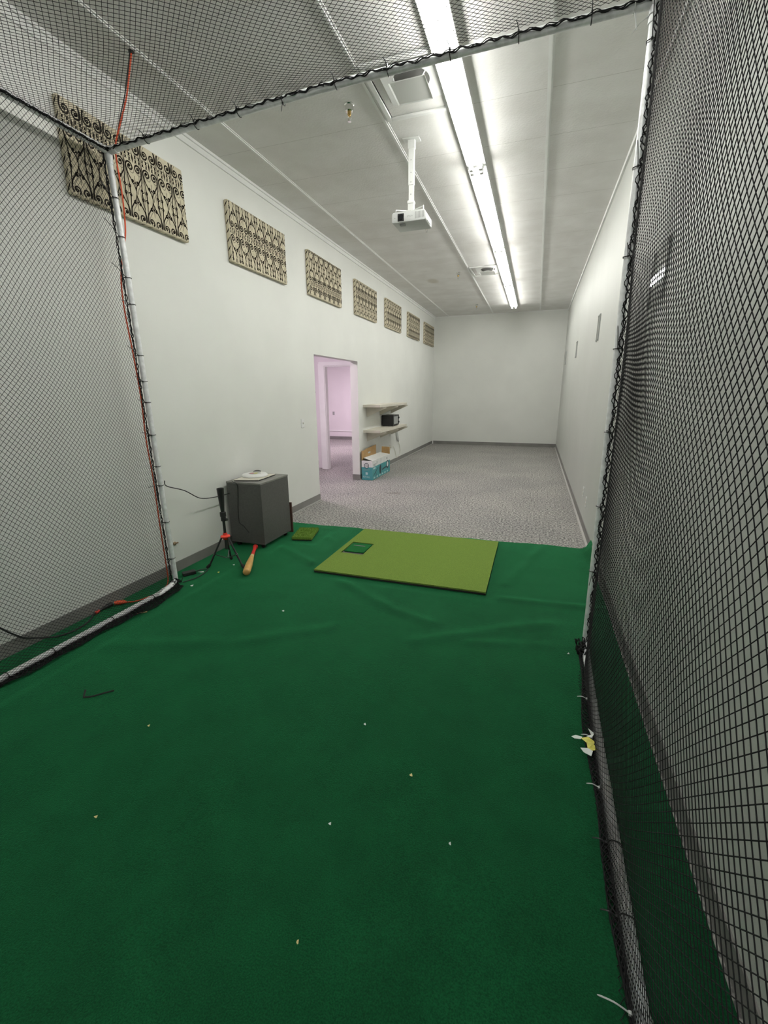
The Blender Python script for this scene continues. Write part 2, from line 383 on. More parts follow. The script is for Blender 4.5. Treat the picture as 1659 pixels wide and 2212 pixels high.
d2 = MB().box(-4.045, -3.945, 8.1, 8.2, 0, 2.01).box(-4.045, XW, 8.1, 8.2, 2.01, 2.066).box(-4.10, -4.045, 8.11, 8.2, 0, 2.066).box(-4.075, -3.96, 8.085, 8.1, 0, 2.03).box(-4.075, XW, 8.085, 8.1, 2.03, 2.10)
struct('door_1', d2, M['trimw'])
single('wall_switch', MB().box(-4.36, -4.29, 8.492, 8.5, 1.27, 1.38).box(-4.33, -4.32, 8.486, 8.492, 1.31, 1.34), M['white'], 'small switch plate on the pink hall wall seen through the doorway', 'switch', bevel=0.002)
single('wall_hook', MB().box(-4.40, -4.28, 8.49, 8.5, 1.52, 1.55).tube([(-4.38, 8.49, 1.535), (-4.38, 8.455, 1.525), (-4.38, 8.45, 1.56)], 0.006).tube([(-4.31, 8.49, 1.535), (-4.31, 8.455, 1.525), (-4.31, 8.45, 1.56)], 0.006),
       M['grey'], 'dark coat hook rail on the pink hall wall above the switch plate', 'hook')
single('wall_outlet', MB().box(-6.40, -6.33, 13.592, 13.6, 0.80, 0.91), M['grey'], 'grey outlet plate on the far wall of the pink lit room', 'outlet', bevel=0.002)

def pinklight(x, y, sx, sy, label):
    t = thing('ceiling_light', (x, y, HC), label, 'ceiling light')
    part('housing', MB().box(x - sx, x + sx, y - sy, y + sy, HC - 0.04, HC), M['enamel'], t)
    part('diffuser', MB().box(x - sx + 0.02, x + sx - 0.02, y - sy + 0.02, y + sy - 0.02, HC - 0.055, HC - 0.04), M['pinklamp'], t)
pinklight(-5.0, 11.2, 0.3, 0.6, 'pink glowing ceiling panel in the room past the hall')
pinklight(-4.1, 6.2, 0.28, 0.28, 'pink glowing square ceiling panel in the hall behind the left wall')

# ------------------------------------------------------------------ fluorescent strips
LX = -0.685
spans = [(-2.66, -0.23), (-0.19, 2.24), (2.28, 4.705), (4.745, 7.225), (7.255, 9.485), (9.515, 12.01)]  # first two added out of view to brighten the walls near the camera
lab = ['double tube strip light at the near end of the row, behind the viewpoint', 'double tube strip light directly over the roof net, second from the near end', 'double tube strip light nearest the cage, partly behind the roof net', 'double tube strip light just past the projector, second from the cage', 'double tube strip light beside the small far ceiling vent, third from the cage', 'double tube strip light closest to the far wall']
for (a, b), L in zip(spans, lab):
    t = thing('strip_light', (LX, a, H), L, 'ceiling light', 'fluorescent strip lights along the ceiling')
    part('housing', MB().prism([(LX - 0.078, H), (LX - 0.085, H - 0.052), (LX - 0.083, H - 0.0545), (LX + 0.083, H - 0.0545), (LX + 0.085, H - 0.052), (LX + 0.078, H)], 1, a, b), M['enamel'], t)
    for s in (-1, 1):
        x = LX + s * 0.042
        part('fluorescent_tube', MB().tube([(x, a + 0.045, H - 0.077), (x, b - 0.045, H - 0.077)], 0.0185, 8), M['tube'], t, smooth=40)
        for y in (a + 0.022, b - 0.022):
            part('lamp_holder', MB().box(x - 0.017, x + 0.017, y - 0.02, y + 0.02, H - 0.103, H - 0.05), M['white'], t, bevel=0.006)

# ------------------------------------------------------------------ ceiling air diffusers
def diffuser(y0, label):
    x0, x1, y1 = -1.262, -0.765, y0 + 0.64
    cx, cy = -0.972, y0 + 0.25
    t = thing('ceiling_vent', (cx, cy, H), label, 'vent', 'square ceiling air vents')
    fr = MB(); w_ = 0.035
    for b in ((x0, x0 + w_, y0, y1), (x1 - w_, x1, y0, y1), (x0 + w_, x1 - w_, y0, y0 + w_), (x0 + w_, x1 - w_, y1 - w_, y1)): fr.box(*b, H - 0.018, H)
    part('frame', fr, M['enamel'], t, bevel=0.006)
    # stepped cone from the frame up to the duct collar, then a flat dark disc painted as the shade inside it
    cone = MB(); n = 32; vs = []; fs = []
    for k in range(n):
        a = 2 * PI * k / n; ca, sa = math.cos(a), math.sin(a); q = 1 / max(abs(ca), abs(sa))
        vs.append((cx + ca * q * 0.19, cy + sa * q * 0.2, H - 0.016)); vs.append((cx + ca * 0.125, cy + sa * 0.125, H - 0.004))
    for k in range(n): k2 = (k + 1) % n; fs.append((2 * k, 2 * k2, 2 * k2 + 1, 2 * k + 1))
    cone.add(vs, fs); part('cone', cone, M['enamel'], t, smooth=30)
    part('duct_collar', MB().lathe([(0.125, H - 0.0045), (0.0, H - 0.0045)][:1] + [(0.001, H - 0.0048)], (cx, cy, 0), n=32), M['duct'], t)
    # hanging pyramid deflector
    zb, zt, hs = H - 0.068, H - 0.030, 0.125
    py = cy + 0.0
    pl = MB(); vs = [(cx - hs, py - hs, zb), (cx + hs, py - hs, zb), (cx + hs, py + hs, zb), (cx - hs, py + hs, zb)]
    n = 24; inner = [(cx + 0.05 * math.cos(2 * PI * (k + 0.5) / n + PI * 1.25), py + 0.05 * math.sin(2 * PI * (k + 0.5) / n + PI * 1.25), zt) for k in range(n)]
    fs = []
    for c in range(4):
        seg = [4 + (c * 6 + k) % n for k in range(-0, 7)]
        fs.append(tuple([c, (c + 1) % 4] + [4 + ((c * 6 + k) % n) for k in range(5, -1, -1)]))
        fs.append((c, 4 + (c * 6) % n, 4 + (c * 6 - 1) % n))
    fs.append(tuple(range(4, 4 + n)))
    pl.add(vs + inner, fs)
    top = [(p[0], p[1], p[2] + 0.004) for p in vs]; pl.add(top, [(0, 1, 2, 3)])
    part('deflector_plate', pl, M['enamel'], t)
    for a, b in (((-0.09, -0.09), (-0.11, -0.06)), ((0.09, -0.09), (0.11, -0.06)), ((0, 0.09), (0, 0.115))):
        part('plate_hanger', MB().tube([(cx + a[0], py + a[1], zb + 0.005), (cx + b[0], py + b[1], H - 0.006)], 0.004, 6), M['enamel'], t)
    part('screw', MB().lathe([(0.006, zt - 0.004), (0.006, zt)], (cx, py, 0), n=8), M['grey'], t)
diffuser(3.25, 'large square ceiling vent near the cage with hanging deflector plate')
diffuser(8.30, 'small far ceiling vent beside the third strip light')

# ------------------------------------------------------------------ sprinkler heads
sp = None
for (x, y), L in zip([(-1.473, 3.606), (-1.467, 6.065), (-1.485, 8.571), (-1.544, 11.668)],
                     ['chrome fire sprinkler nearest the cage, left of the big vent', 'brass tipped fire sprinkler showing just below the projector', 'fire sprinkler near the tan ceiling stain, left of the far vent', 'smallest fire sprinkler, close to the far wall']):
    if sp is None:
        sp = thing('sprinkler_head', (x, y, H), L, 'sprinkler', 'fire sprinklers on the ceiling')
        part('escutcheon', MB().lathe([(0.036, H), (0.036, H - 0.006), (0.031, H - 0.012), (0.031, H - 0.045), (0.024, H - 0.05), (0.012, H - 0.05)], (x, y, 0), n=20), M['chrome'], sp, smooth=30)
        part('body', MB().lathe([(0.014, H - 0.048), (0.014, H - 0.066), (0.010, H - 0.07), (0.008, H - 0.076)], (x, y, 0), n=12), M['brass'], sp, smooth=30)
        fr = MB()
        for s in (-1, 1): fr.tube([(x + s * 0.008, y, H - 0.072), (x + s * 0.013, y, H - 0.085), (x + s * 0.003, y, H - 0.104)], 0.0025, 6)
        part('frame_arm', fr, M['chrome'], sp)
        part('deflector', MB().lathe([(0.003, H - 0.103), (0.014, H - 0.106), (0.014, H - 0.108), (0.002, H - 0.108)], (x, y, 0), n=12), M['chrome'], sp)
    else: copy_tree(sp, (x, y, H), L)

# ------------------------------------------------------------------ projector on its ceiling pole
px, py, pz = -1.16, 4.21, 2.93
pj = thing('projector', (px, py, pz), 'white projector hanging from a ceiling pole', 'projector')
bx0, bx1, by0, by1, bz0, bz1 = -1.297, -1.0, 4.08, 4.315, 2.928, 3.008
out = []
def rrect(x0, x1, z0, z1, r, n=5):
    p = []
    for cx, cz, a0 in ((x1 - r, z1 - r, 0), (x0 + r, z1 - r, 90), (x0 + r, z0 + r * 0.5, 180), (x1 - r, z0 + r * 0.5, 270)):
        rr = r if a0 < 180 else r * 0.5
        cx2 = (x1 - rr) if a0 in (0, 270) else (x0 + rr)
        for k in range(n): a = math.radians(a0 + 90 * k / (n - 1)); p.append((cx2 + rr * math.cos(a), cz + rr * math.sin(a)))
    return p
part('case', MB().prism(rrect(bx0, bx1, bz0, bz1, 0.024), 1, by0, by1), M['pjcase'], pj, smooth=35, bevel=0.004)
part('top_vent_strip', MB().box(bx0 + 0.02, bx0 + 0.17, by0 + 0.01, by1 - 0.02, bz1 - 0.002, bz1 + 0.003), M['dark'], pj)
lz = MB().box(-1.243, -1.187, by0 - 0.003, by0 + 0.001, 2.935, 2.993); part('lens_window', lz, M['black'], pj, bevel=0.002)
part('lens', MB().lathe([(0.021, 0), (0.021, 0.004), (0.012, 0.0045)], (-1.214, by0 - 0.007, 2.965), 'Y', 20), M['lens'], pj, smooth=40)
gr = MB()
for k in range(7): gr.box(-1.089 + k * 0.0118, -1.089 + k * 0.0118 + 0.006, by0 - 0.0015, by0 + 0.001, 2.943 + 0.001 * k, 2.995)
part('grille', gr, M['grey'], pj)
tx = MB().text('EPSON', 0.017, lambda a, b: (-1.135 + a, by0 - 0.0012, 2.966 + b)); part('lettering', tx, M['grey'], pj)
part('indicator', MB().lathe([(0.004, 0), (0.004, 0.002)], (-1.268, by0 - 0.002, 2.962), 'Y', 10), M['grey'], pj)
part('front_foot', MB().box(-1.235, -1.185, by0 + 0.03, by0 + 0.06, bz0 - 0.014, bz0 + 0.001), M['grey'], pj, bevel=0.003)
part('side_panel', MB().box(bx1 - 0.002, bx1 + 0.003, by0 + 0.06, by1 - 0.05, bz0 + 0.015, bz1 - 0.022), M['enamel'], pj)
mt = MB()
for (ex, ey) in ((-1.275, 4.13), (-1.025, 4.11), (-1.24, 4.29), (-1.05, 4.29)):
    mt.tube([(px, py, 3.045), (ex, ey, 3.04), (ex, ey, bz1 - 0.003)], 0.0055, 6)
part('bracket_arm', mt, M['enamel'], pj)
part('bracket_head', MB().box(px - 0.026, px + 0.026, py - 0.02, py + 0.02, 3.03, 3.125).box(px - 0.03, px + 0.03, py - 0.024, py + 0.024, 3.10, 3.12), M['enamel'], pj, bevel=0.003)
part('pole', MB().box(px - 0.021, px + 0.021, py - 0.012, py + 0.012, 3.12, H - 0.02).box(px - 0.025, px + 0.025, py - 0.015, py + 0.015, 3.24, H - 0.02), M['enamel'], pj, bevel=0.002)
for z in (3.17, 3.26, 3.33, 3.42): part('bolt', MB().lathe([(0.004, 0), (0.004, 0.003)], (px, py - 0.018, z), 'Y', 8), M['grey'], pj)
part('ceiling_plate', MB().box(px - 0.07, px + 0.07, py - 0.045, py + 0.045, H - 0.006, H).prism([(px - 0.03, H - 0.006), (px + 0.03, H - 0.006), (px + 0.03, H - 0.07), (px - 0.03, H - 0.07)], 1, py - 0.018, py + 0.018), M['enamel'], pj, bevel=0.002)

# ------------------------------------------------------------------ fabric panels with scroll print
def arc_spiral(c, r0, a0, turns, sgn, n=26, shrink=0.82):
    return [(c[0] + r0 * (1 - shrink * t) * math.cos(a0 + sgn * 2 * PI * turns * t), c[1] + r0 * (1 - shrink * t) * math.sin(a0 + sgn * 2 * PI * turns * t)) for t in (k / n for k in range(n + 1))]

def motifs(W_, H_, off):
    """strokes (points, widths, layer) of one printed cloth, columns 0.147 m wide, repeat 0.40 m"""
    cw, rh = 0.147, 0.43; S = []
    for ci in range(-1, int(W_ / cw) + 2):
        for ri in range(-2, int(H_ / rh) + 3):
            cx = (ci + 0.5) * cw; cy = ri * rh + off
            for s in (-1, 1):
                for g in (-1, 1):                      # the figure is mirrored above and below each bud row
                    Y = lambda v: cy + g * v
                    fl = lambda pts: [(a, cy + g * (b - cy)) for a, b in pts]
                    sp_ = arc_spiral((cx + s * 0.034, cy + 0.062), 0.031, 0 if s > 0 else PI, 1.45, -s)
                    stem = [(cx, cy + 0.205), (cx + s * 0.012, cy + 0.17), (cx + s * 0.036, cy + 0.138), (cx + s * 0.058, cy + 0.105), (cx + s * 0.065, cy + 0.075)]
                    st = fl([(p.x, p.y) for p in spline([(a, b, 0) for a, b in stem], 5)] + sp_)
                    m = len(st); S.append((st, [0.0045 + 0.0065 * math.sin(PI * k / m) for k in range(m)], 0)); S.append(([(a + 0.012, b - 0.018) for a, b in st], 0.0055, 1))
                    S.append((arc_spiral((cx + s * 0.036, Y(0.058)), 0.009, 0, 1, 1, 8, 0.5), 0.009, 0))
                    s2 = fl(arc_spiral((cx + s * 0.019, cy + 0.148), 0.0165, PI if s > 0 else 0, 1.25, -s, 16))
                    S.append((s2, 0.0062, 0)); S.append((arc_spiral((cx + s * 0.019, Y(0.147)), 0.005, 0, 1, 1, 6, 0.5), 0.007, 0))
                    s3 = fl(arc_spiral((cx + s * 0.055, cy + 0.185), 0.015, PI if s < 0 else 0, 1.2, s, 14)); S.append((s3, 0.006, 0))
                    for (qx, qy, hh) in ((cx + s * 0.026, Y(0.014), 0.026), (cx + s * 0.058, Y(0.012), 0.02)):
                        S.append(([(qx - 0.007, qy - hh / 2), (qx, qy), (qx + 0.007, qy + hh / 2)], [0.004, 0.010, 0.003], 0))
                        S.append(([(qx + 0.007, qy - hh / 2), (qx, qy), (qx - 0.007, qy + hh / 2)], [0.004, 0.008, 0.003], 0))
                og = [(cx + s * (cw / 2 - 0.021 * (0.5 + 0.5 * math.cos(2 * PI * (t + 0.5)))), cy + rh * (t - 0.0)) for t in (k / 20 for k in range(21))]
                S.append((og, [0.0035 + 0.006 * (0.5 + 0.5 * math.cos(2 * PI * (k / 20 + 0.5))) ** 2 for k in range(21)], 0))
                S.append(([(a - 0.016, b + 0.05) for a, b in og], 0.005, 1))
            S.append(([(cx, cy + 0.10), (cx + 0.001, cy + 0.21), (cx, cy + 0.32)], [0.003, 0.005, 0.003], 0))
            S.append(([(cx, cy - 0.03), (cx, cy), (cx, cy + 0.03)], [0.002, 0.015, 0.002], 0))
    return S

def panel(y0, y1, z0, z1, off, label):
    t = thing('fabric_art_panel', (XL, (y0 + y1) / 2, z0), label, 'wall panel', 'scroll print fabric panels along the left wall')
    d = 0.042; xf = XL + d
    part('board', MB().box(XL + 0.001, xf - 0.006, y0 + 0.006, y1 - 0.006, z0 + 0.006, z1 - 0.006), M['card'], t)
    c = MB().box(XL + 0.003, xf, y0, y1, z0, z1)
    W_, H_ = y1 - y0, z1 - z0
    me = c.mesh('fabric_cover', [M['fabric'], M['scroll'], M['scrollg']], wloc(t), None, 0.008, 3)
    s = MB()
    for pts, w_, lay in motifs(W_, H_, off):
        s.ribbon(pts, w_, lambda u, v, e=(0.0012 if lay == 0 else 0.0006): (xf + e, y0 + u, z0 + v), 1 + lay, (0.003, W_ - 0.003, 0.003, H_ - 0.003))
    # the print runs on around the near edge and the underside
    for k in range(7):
        v = H_ * (k + 0.5) / 7
        s.ribbon([(0.004, v - 0.02), (0.02, v), (0.036, v + 0.022)], [0.004, 0.012, 0.004], lambda u, vv: (XL + 0.003 + u, y0 - 0.0008, z0 + vv), 1, (0.001, 0.038, 0.004, H_ - 0.004))
    for k in range(int(W_ / 0.0735)):
        u = 0.037 + k * 0.0735
        s.ribbon([(0.004, u - 0.008), (0.02, u), (0.036, u + 0.01)], [0.004, 0.011, 0.004], lambda a, uu: (XL + 0.003 + a, y0 + uu, z0 - 0.0008), 1, (0.001, 0.038, 0.004, W_ - 0.004))
    off_ = wloc(t); bm = bmesh.new(); bm.from_mesh(me)
    for q, mi in zip(s.f, s.mi):
        f = bm.faces.new([bm.verts.new(Vector(s.v[i]) - off_) for i in q]); f.material_index = mi
    bm.to_mesh(me); bm.free()
    o = bpy.data.objects.new('fabric_cover', me); o.parent = t; COL.objects.link(o)

plab = ['largest scroll print fabric panel, crossed by the left cage post', 'scroll print fabric panel second from the cage, first one wholly clear of the net', 'scroll print fabric panel above the light switch, third from the cage',
        'scroll print fabric panel above the right side of the doorway, fourth from the cage', 'scroll print fabric panel third from the far wall', 'scroll print fabric panel second from the far wall', 'smallest scroll print fabric panel, next to the far corner']
for (a, b, o), L in zip([(2.38, 3.39, -0.03), (3.955, 4.965, -0.16), (5.515, 6.53, -0.29), (7.09, 8.10, -0.1), (8.63, 9.66, -0.22), (10.22, 11.27, -0.34), (11.80, 12.90, -0.05)], plab):
    panel(a, b, 2.745, 3.265, o, L)

# ------------------------------------------------------------------ small wall fittings
sw = thing('light_switch', (XL, 5.215, 1.08), 'white light switch on the left wall beside the doorway', 'switch')
part('plate', MB().box(XL, XL + 0.006, 5.178, 5.252, 1.08, 1.195), M['white'], sw, bevel=0.002)
part('toggle', MB().box(XL + 0.006, XL + 0.016, 5.21, 5.222, 1.128, 1.15), M['cable'], sw, bevel=0.002)
ah = thing('wall_anchor', (XL, 2.83, 0.25), 'small tan anchor stub low on the left wall beside the cage post', 'anchor')
part('ring', MB().lathe([(0.016, 0), (0.016, 0.008), (0.008, 0.012)], (XL, 2.83, 0.264), 'X', 14), M['rust'], ah, smooth=40)
part('stub', MB().tube([(XL + 0.008, 2.83, 0.264), (XL + 0.03, 2.845, 0.272)], 0.006, 8), M['rust'], ah, smooth=40)
for y, z, L in ((5.56, 0.37, 'higher white outlet plate low on the right wall, farther from the cage'), (5.22, 0.325, 'lower white outlet plate low on the right wall, nearer the cage')):
    t = thing('outlet', (XR, y, z - 0.057), L, 'outlet', 'outlets on the right wall')
    part('plate', MB().box(XR - 0.006, XR, y - 0.037, y + 0.037, z - 0.058, z + 0.058), M['white'], t, bevel=0.002)
    for s in (-1, 1): part('socket', MB().box(XR - 0.009, XR - 0.005, y - 0.015, y + 0.015, z + s * 0.022 - 0.014, z + s * 0.022 + 0.014), M['cable'], t, bevel=0.002)
for y, z0, z1, L in ((3.17, 2.02, 2.33, 'clear acrylic holder on the right wall behind the net, catching a bright lamp reflection'),
                     (5.93, 2.08, 2.37, 'clear acrylic holder on the right wall nearest the cage opening, largest in the open'),
                     (9.0, 2.10, 2.38, 'clear acrylic holder in the middle of the three on the bare right wall'),
                     (12.32, 2.16, 2.46, 'clear acrylic holder on the right wall closest to the far corner')):
    t = thing('sign_holder', (XR, y, z0), L, 'sign holder', 'clear acrylic sign holders on the right wall')
    hw_ = 0.17 if y < 4 else 0.08
    part('front_sheet', MB().box(XR - 0.012, XR - 0.009, y - hw_, y + hw_, z0, z1), M['acrylic'], t)
    for a in (-1, 1): part('edge_channel', MB().box(XR - 0.012, XR, y + a * hw_ - 0.002, y + a * hw_ + 0.002, z0, z1), M['grey'], t)
    for a in (-1, 1):
        for z in (z0 + 0.015, z1 - 0.015): part('clip', MB().box(XR - 0.016, XR, y + a * (hw_ - 0.02) - 0.010, y + a * (hw_ - 0.02) + 0.010, z - 0.008, z + 0.008), M['grey'], t)

# ------------------------------------------------------------------ shelves, toaster oven, power strip, carton
SX = -2.575
def shelf(zt, label):
    t = thing('wall_shelf', (XL, 7.41, zt - 0.045), label, 'shelf', 'almond wall shelves right of the doorway')
    part('board', MB().box(XL, SX, 7.41, 9.14, zt - 0.045, zt), M['shelf'], t, bevel=0.003)
    for y in (7.60, 8.34, 9.04):
        part('bracket', MB().prism([(XL, zt - 0.046), (SX + 0.05, zt - 0.046), (SX + 0.05, zt - 0.06), (XL + 0.02, zt - 0.215), (XL, zt - 0.215)], 1, y - 0.01, y + 0.01), M['shelf'], t)
shelf(1.314, 'upper almond wall shelf, empty, right of the doorway')
shelf(0.870, 'lower almond wall shelf with a black oven on it')
ox0, ox1, oy0, oy1, oz = -2.885, -2.645, 8.40, 8.80, 0.87
ov = thing('toaster_oven', (ox0, oy0, oz), 'small black countertop oven with grey front on the lower wall shelf', 'oven')
part('case', MB().box(ox0, ox1, oy0, oy1, oz + 0.012, oz + 0.215), M['black'], ov, bevel=0.006)
part('door', MB().box(ox1, ox1 + 0.012, oy0 + 0.03, oy1 - 0.10, oz + 0.04, oz + 0.19), M['grey'], ov, bevel=0.004)
for z in (0.07, 0.155): part('knob', MB().lathe([(0.02, 0), (0.02, 0.012), (0.016, 0.022)], (ox1, oy1 - 0.05, oz + z), 'X', 14), M['black'], ov, smooth=40)
for y in (oy0 + 0.04, oy1 - 0.04):
    for x in (ox0 + 0.03, ox1 - 0.03): part('foot', MB().lathe([(0.012, oz), (0.012, oz + 0.014)], (x, y, 0), n=10), M['black'], ov)

ps = thing('power_strip', (XL, 9.42, 0.46), 'beige power strip hanging below the lower shelf with a trailing cord', 'power strip')
a, b = Vector((XL + 0.03, 9.34, 0.72)), Vector((XL + 0.025, 9.50, 0.475))
part('body', MB().tube([a, b], 0.026, 4), M['white'], ps, bevel=0.004)
part('hook', MB().tube(spline([(XL, 9.31, 0.775), (XL + 0.03, 9.31, 0.80), (XL + 0.045, 9.32, 0.77), (XL + 0.03, 9.335, 0.73)]), 0.008, 8), M['white'], ps, smooth=40)
part('end_cap', MB().tube([b, b + (b - a).normalized() * 0.03], [0.022, 0.010], 8), M['grey'], ps)
part('cord', MB().tube(spline([(XL + 0.025, 9.52, 0.45), (XL + 0.012, 9.66, 0.33), (XL + 0.01, 9.70, 0.2), (XL + 0.01, 9.58, 0.12), (XL + 0.015, 9.43, 0.10), (XL + 0.02, 9.36, 0.13), (XL + 0.012, 9.28, 0.29), (XL + 0.02, 9.13, 0.385), (XL + 0.03, 8.99, 0.375)]), 0.006, 8), M['cable'], ps, smooth=60)
t = thing('outlet', (XL, 8.97, 0.315), 'ivory outlet with a plug in it below the lower shelf', 'outlet')
part('plate', MB().box(XL, XL + 0.006, 8.935, 9.005, 0.315, 0.43), M['cable'], t, bevel=0.002)
part('plug', MB().box(XL + 0.006, XL + 0.035, 8.96, 8.99, 0.36, 0.395), M['cable'], t, bevel=0.004)

# carton: outer print, standing flaps, loose white lid
X0, X1, Y0, Y1, ZT = -2.866, -2.664, 7.222, 8.235, 0.35
bx = thing('cardboard_box', ((X0 + X1) / 2, (Y0 + Y1) / 2, 0), 'open teal and white printed carton standing beside the doorway', 'box')
bd = MB(); th = 0.005
zl = 0.235
def wallp(x0, x1, y0, y1):
    bd.box(x0, x1, y0, y1, 0.0, zl, 0); bd.box(x0, x1, y0, y1, zl, ZT, 1)
wallp(X0, X1, Y0, Y0 + th); wallp(X0, X1, Y1 - th, Y1); wallp(X0, X0 + th, Y0 + th, Y1 - th); wallp(X1 - th, X1, Y0 + th, Y1 - th)
bd.box(X0, X1, Y0, Y1, 0.0, 0.004, 2)
F = lambda u, v: (X0 + u, Y0 - 0.001, v)               # near face, u to the right
G = lambda u, v: (X1 + 0.001, Y0 + u, v)               # long face, u away from the camera
ring = [(0.093 + 0.040 * math.cos(2 * PI * k / 28), 0.262 + 0.044 * math.sin(2 * PI * k / 28)) for k in range(29)]
disc = [F(0.093 + 0.036 * math.cos(2 * PI * k / 28), 0.262 + 0.040 * math.sin(2 * PI * k / 28)) for k in range(28)]
bd.add(disc, [tuple(range(28))], 1)
F2 = lambda u, v: (X0 + u, Y0 - 0.002, v)
bd.ribbon(ring, 0.011, F2, 3)
for q in (-0.013, 0.013): bd.add([F2(0.093 + q + 0.010 * math.cos(2 * PI * k / 12), 0.258 + 0.010 * math.sin(2 * PI * k / 12)) for k in range(12)], [tuple(range(12))], 3)
bd.ribbon([(0.075, 0.282), (0.093, 0.288), (0.111, 0.282)], 0.006, F2, 5)
bd.text('RIVAL', 0.052, lambda a, b: F2(0.088 + a, 0.058 + b), 4)
bd.add([F2(0.072, 0.10), F2(0.115, 0.10), F2(0.115, 0.143), F2(0.072, 0.143)], [(0, 1, 2, 3)], 4)
bd.ribbon([(0.03, 0.185), (0.15, 0.19)], 0.008, F2, 5)
# long face: seam, bars of small print, product silhouette, row of white tags
bd.ribbon([(0.47, 0.14), (0.47, 0.345)], 0.010, G, 3)
for u, v, ln in ((0.06, 0.275, 0.16), (0.05, 0.255, 0.12), (0.22, 0.30, 0.05)): bd.ribbon([(u, v), (u + ln, v)], 0.013, G, 5)
bd.ribbon([(0.25, 0.27), (0.25, 0.31)], 0.02, G, 5)
bd.add([G(0.05, 0.19), G(0.17, 0.19), G(0.17, 0.222), G(0.05, 0.222)], [(0, 1, 2, 3)], 4)
bd.ribbon([(0.06, 0.075), (0.18, 0.135), (0.31, 0.195)], [0.012, 0.02, 0.014], G, 3)
bd.ribbon([(0.17, 0.13), (0.20, 0.08), (0.205, 0.02)], [0.01, 0.02, 0.02], G, 3)
for cu, cv, ru, rv, c in ((0.43, 0.135, 0.055, 0.085, 3), (0.86, 0.165, 0.075, 0.08, 3)):
    bd.add([G(cu + ru * math.cos(2 * PI * k / 24), cv + rv * math.sin(2 * PI * k / 24)) for k in range(24)], [tuple(range(24))], c)
G2 = lambda u, v: (X1 + 0.002, Y0 + u, v)
bd.add([G2(0.86 + 0.045 * math.cos(2 * PI * k / 20), 0.17 + 0.05 * math.sin(2 * PI * k / 20)) for k in range(20)], [tuple(range(20))], 1)
bd.ribbon([(0.54, 0.11), (0.66, 0.125), (0.82, 0.13)], [0.03, 0.028, 0.018], G, 3)
for k in range(6): u = 0.06 + k * 0.15; bd.add([G(u, 0.02), G(u + 0.085, 0.02), G(u + 0.085, 0.05), G(u, 0.05)], [(0, 1, 2, 3)], 4)
bd.ribbon([(0.78, 0.285), (0.83, 0.30), (0.85, 0.275)], [0.01, 0.02, 0.012], G, 3)
part('body', bd, [M['teal'], M['boxw'], M['card'], M['ink'], M['pale'], M['grey']], bx)
hole = 0.03
rf = MB(); e = X0
# tall rear flap with a hand slot, sloping near corner
rf.prism([(Y0 + 0.0, ZT), (Y0 + 0.40, ZT), (Y0 + 0.40, ZT + 0.055), (Y0 + 0.40, ZT + 0.19), (Y0 + 0.20, ZT + 0.185), (Y0 + 0.17, ZT + 0.172), (Y0 - 0.0, ZT + 0.165)], 0, e, e + th)
rf.prism([(Y0 + 0.40, ZT), (Y0 + 0.75, ZT), (Y0 + 0.76, ZT + 0.205), (Y0 + 0.40, ZT + 0.19), (Y0 + 0.40, ZT + 0.055)], 0, e, e + th)
part('rear_flap', rf, M['card'], bx, label='bare brown rear flap standing up')
part('hand_slot', MB().prism([(0.33 + Y0, ZT + 0.085), (0.43 + Y0, ZT + 0.085), (0.45 + Y0, ZT + 0.10), (0.43 + Y0, ZT + 0.115), (0.33 + Y0, ZT + 0.115), (0.31 + Y0, ZT + 0.10)], 0, e + th, e + th + 0.001), M['boxw'], bx)
part('end_flap', MB().prism([(X0 + 0.03, ZT), (X1, ZT), (X1 - 0.004, ZT + 0.135), (X0 + 0.035, ZT + 0.14)], 1, Y1 - th, Y1), M['card'], bx, label='bare brown end flap standing up')
lf = MB(); lf.add([(X1, Y0 + 0.02, ZT), (X1, Y1 - 0.03, ZT), (X0 + 0.02, Y1 - 0.05, ZT + 0.03), (X0 + 0.02, Y0 + 0.05, ZT + 0.045)], [(0, 1, 2, 3)])
lf.add([(X1, Y0 + 0.02, ZT - 0.004), (X1, Y1 - 0.03, ZT - 0.004), (X0 + 0.02, Y1 - 0.05, ZT + 0.026), (X0 + 0.02, Y0 + 0.05, ZT + 0.041)], [(0, 3, 2, 1)])
part('lid_flap', lf, M['boxw'], bx, label='white lid flap lying half open')

# ------------------------------------------------------------------ turf carpet with folds
TX0, TX1, TY0 = XL + 0.012, XR - 0.02, -1.5
folds = [([(-2.42, 3.69), (-1.93, 3.40), (-1.48, 3.11), (-1.13, 2.89), (-0.86, 2.73), (-0.56, 2.63)], 0.016, 0.05),
         ([(-0.12, 3.42), (-0.06, 3.61), (0.13, 4.26), (0.2, 4.5)], 0.012, 0.05), ([(-0.20, 3.14), (0.09, 3.16), (0.6, 3.2)], 0.013, 0.04),
         ([(-0.59, 2.38), (-0.33, 2.55), (0.1, 2.81), (0.6, 2.98)], 0.012, 0.06), ([(-2.19, 4.2), (-1.91, 3.96), (-1.75, 3.7)], 0.008, 0.04), ([(-0.3, 2.47), (0.37, 2.62)], 0.009, 0.04),
         ([(-2.4, 1.75), (-1.7, 2.0), (-1.2, 2.35)], 0.007, 0.07)]
def segd(p, a, b):
    ax, ay = a; bx_, by_ = b; dx, dy = bx_ - ax, by_ - ay; t = max(0, min(1, ((p[0] - ax) * dx + (p[1] - ay) * dy) / (dx * dx + dy * dy)))
    return math.hypot(p[0] - ax - t * dx, p[1] - ay - t * dy)
def tfar(x): return 4.46 + 0.018 * (x + 2.7) + 0.008 * math.sin(9 * x) + 0.005 * math.sin(23 * x + 1)
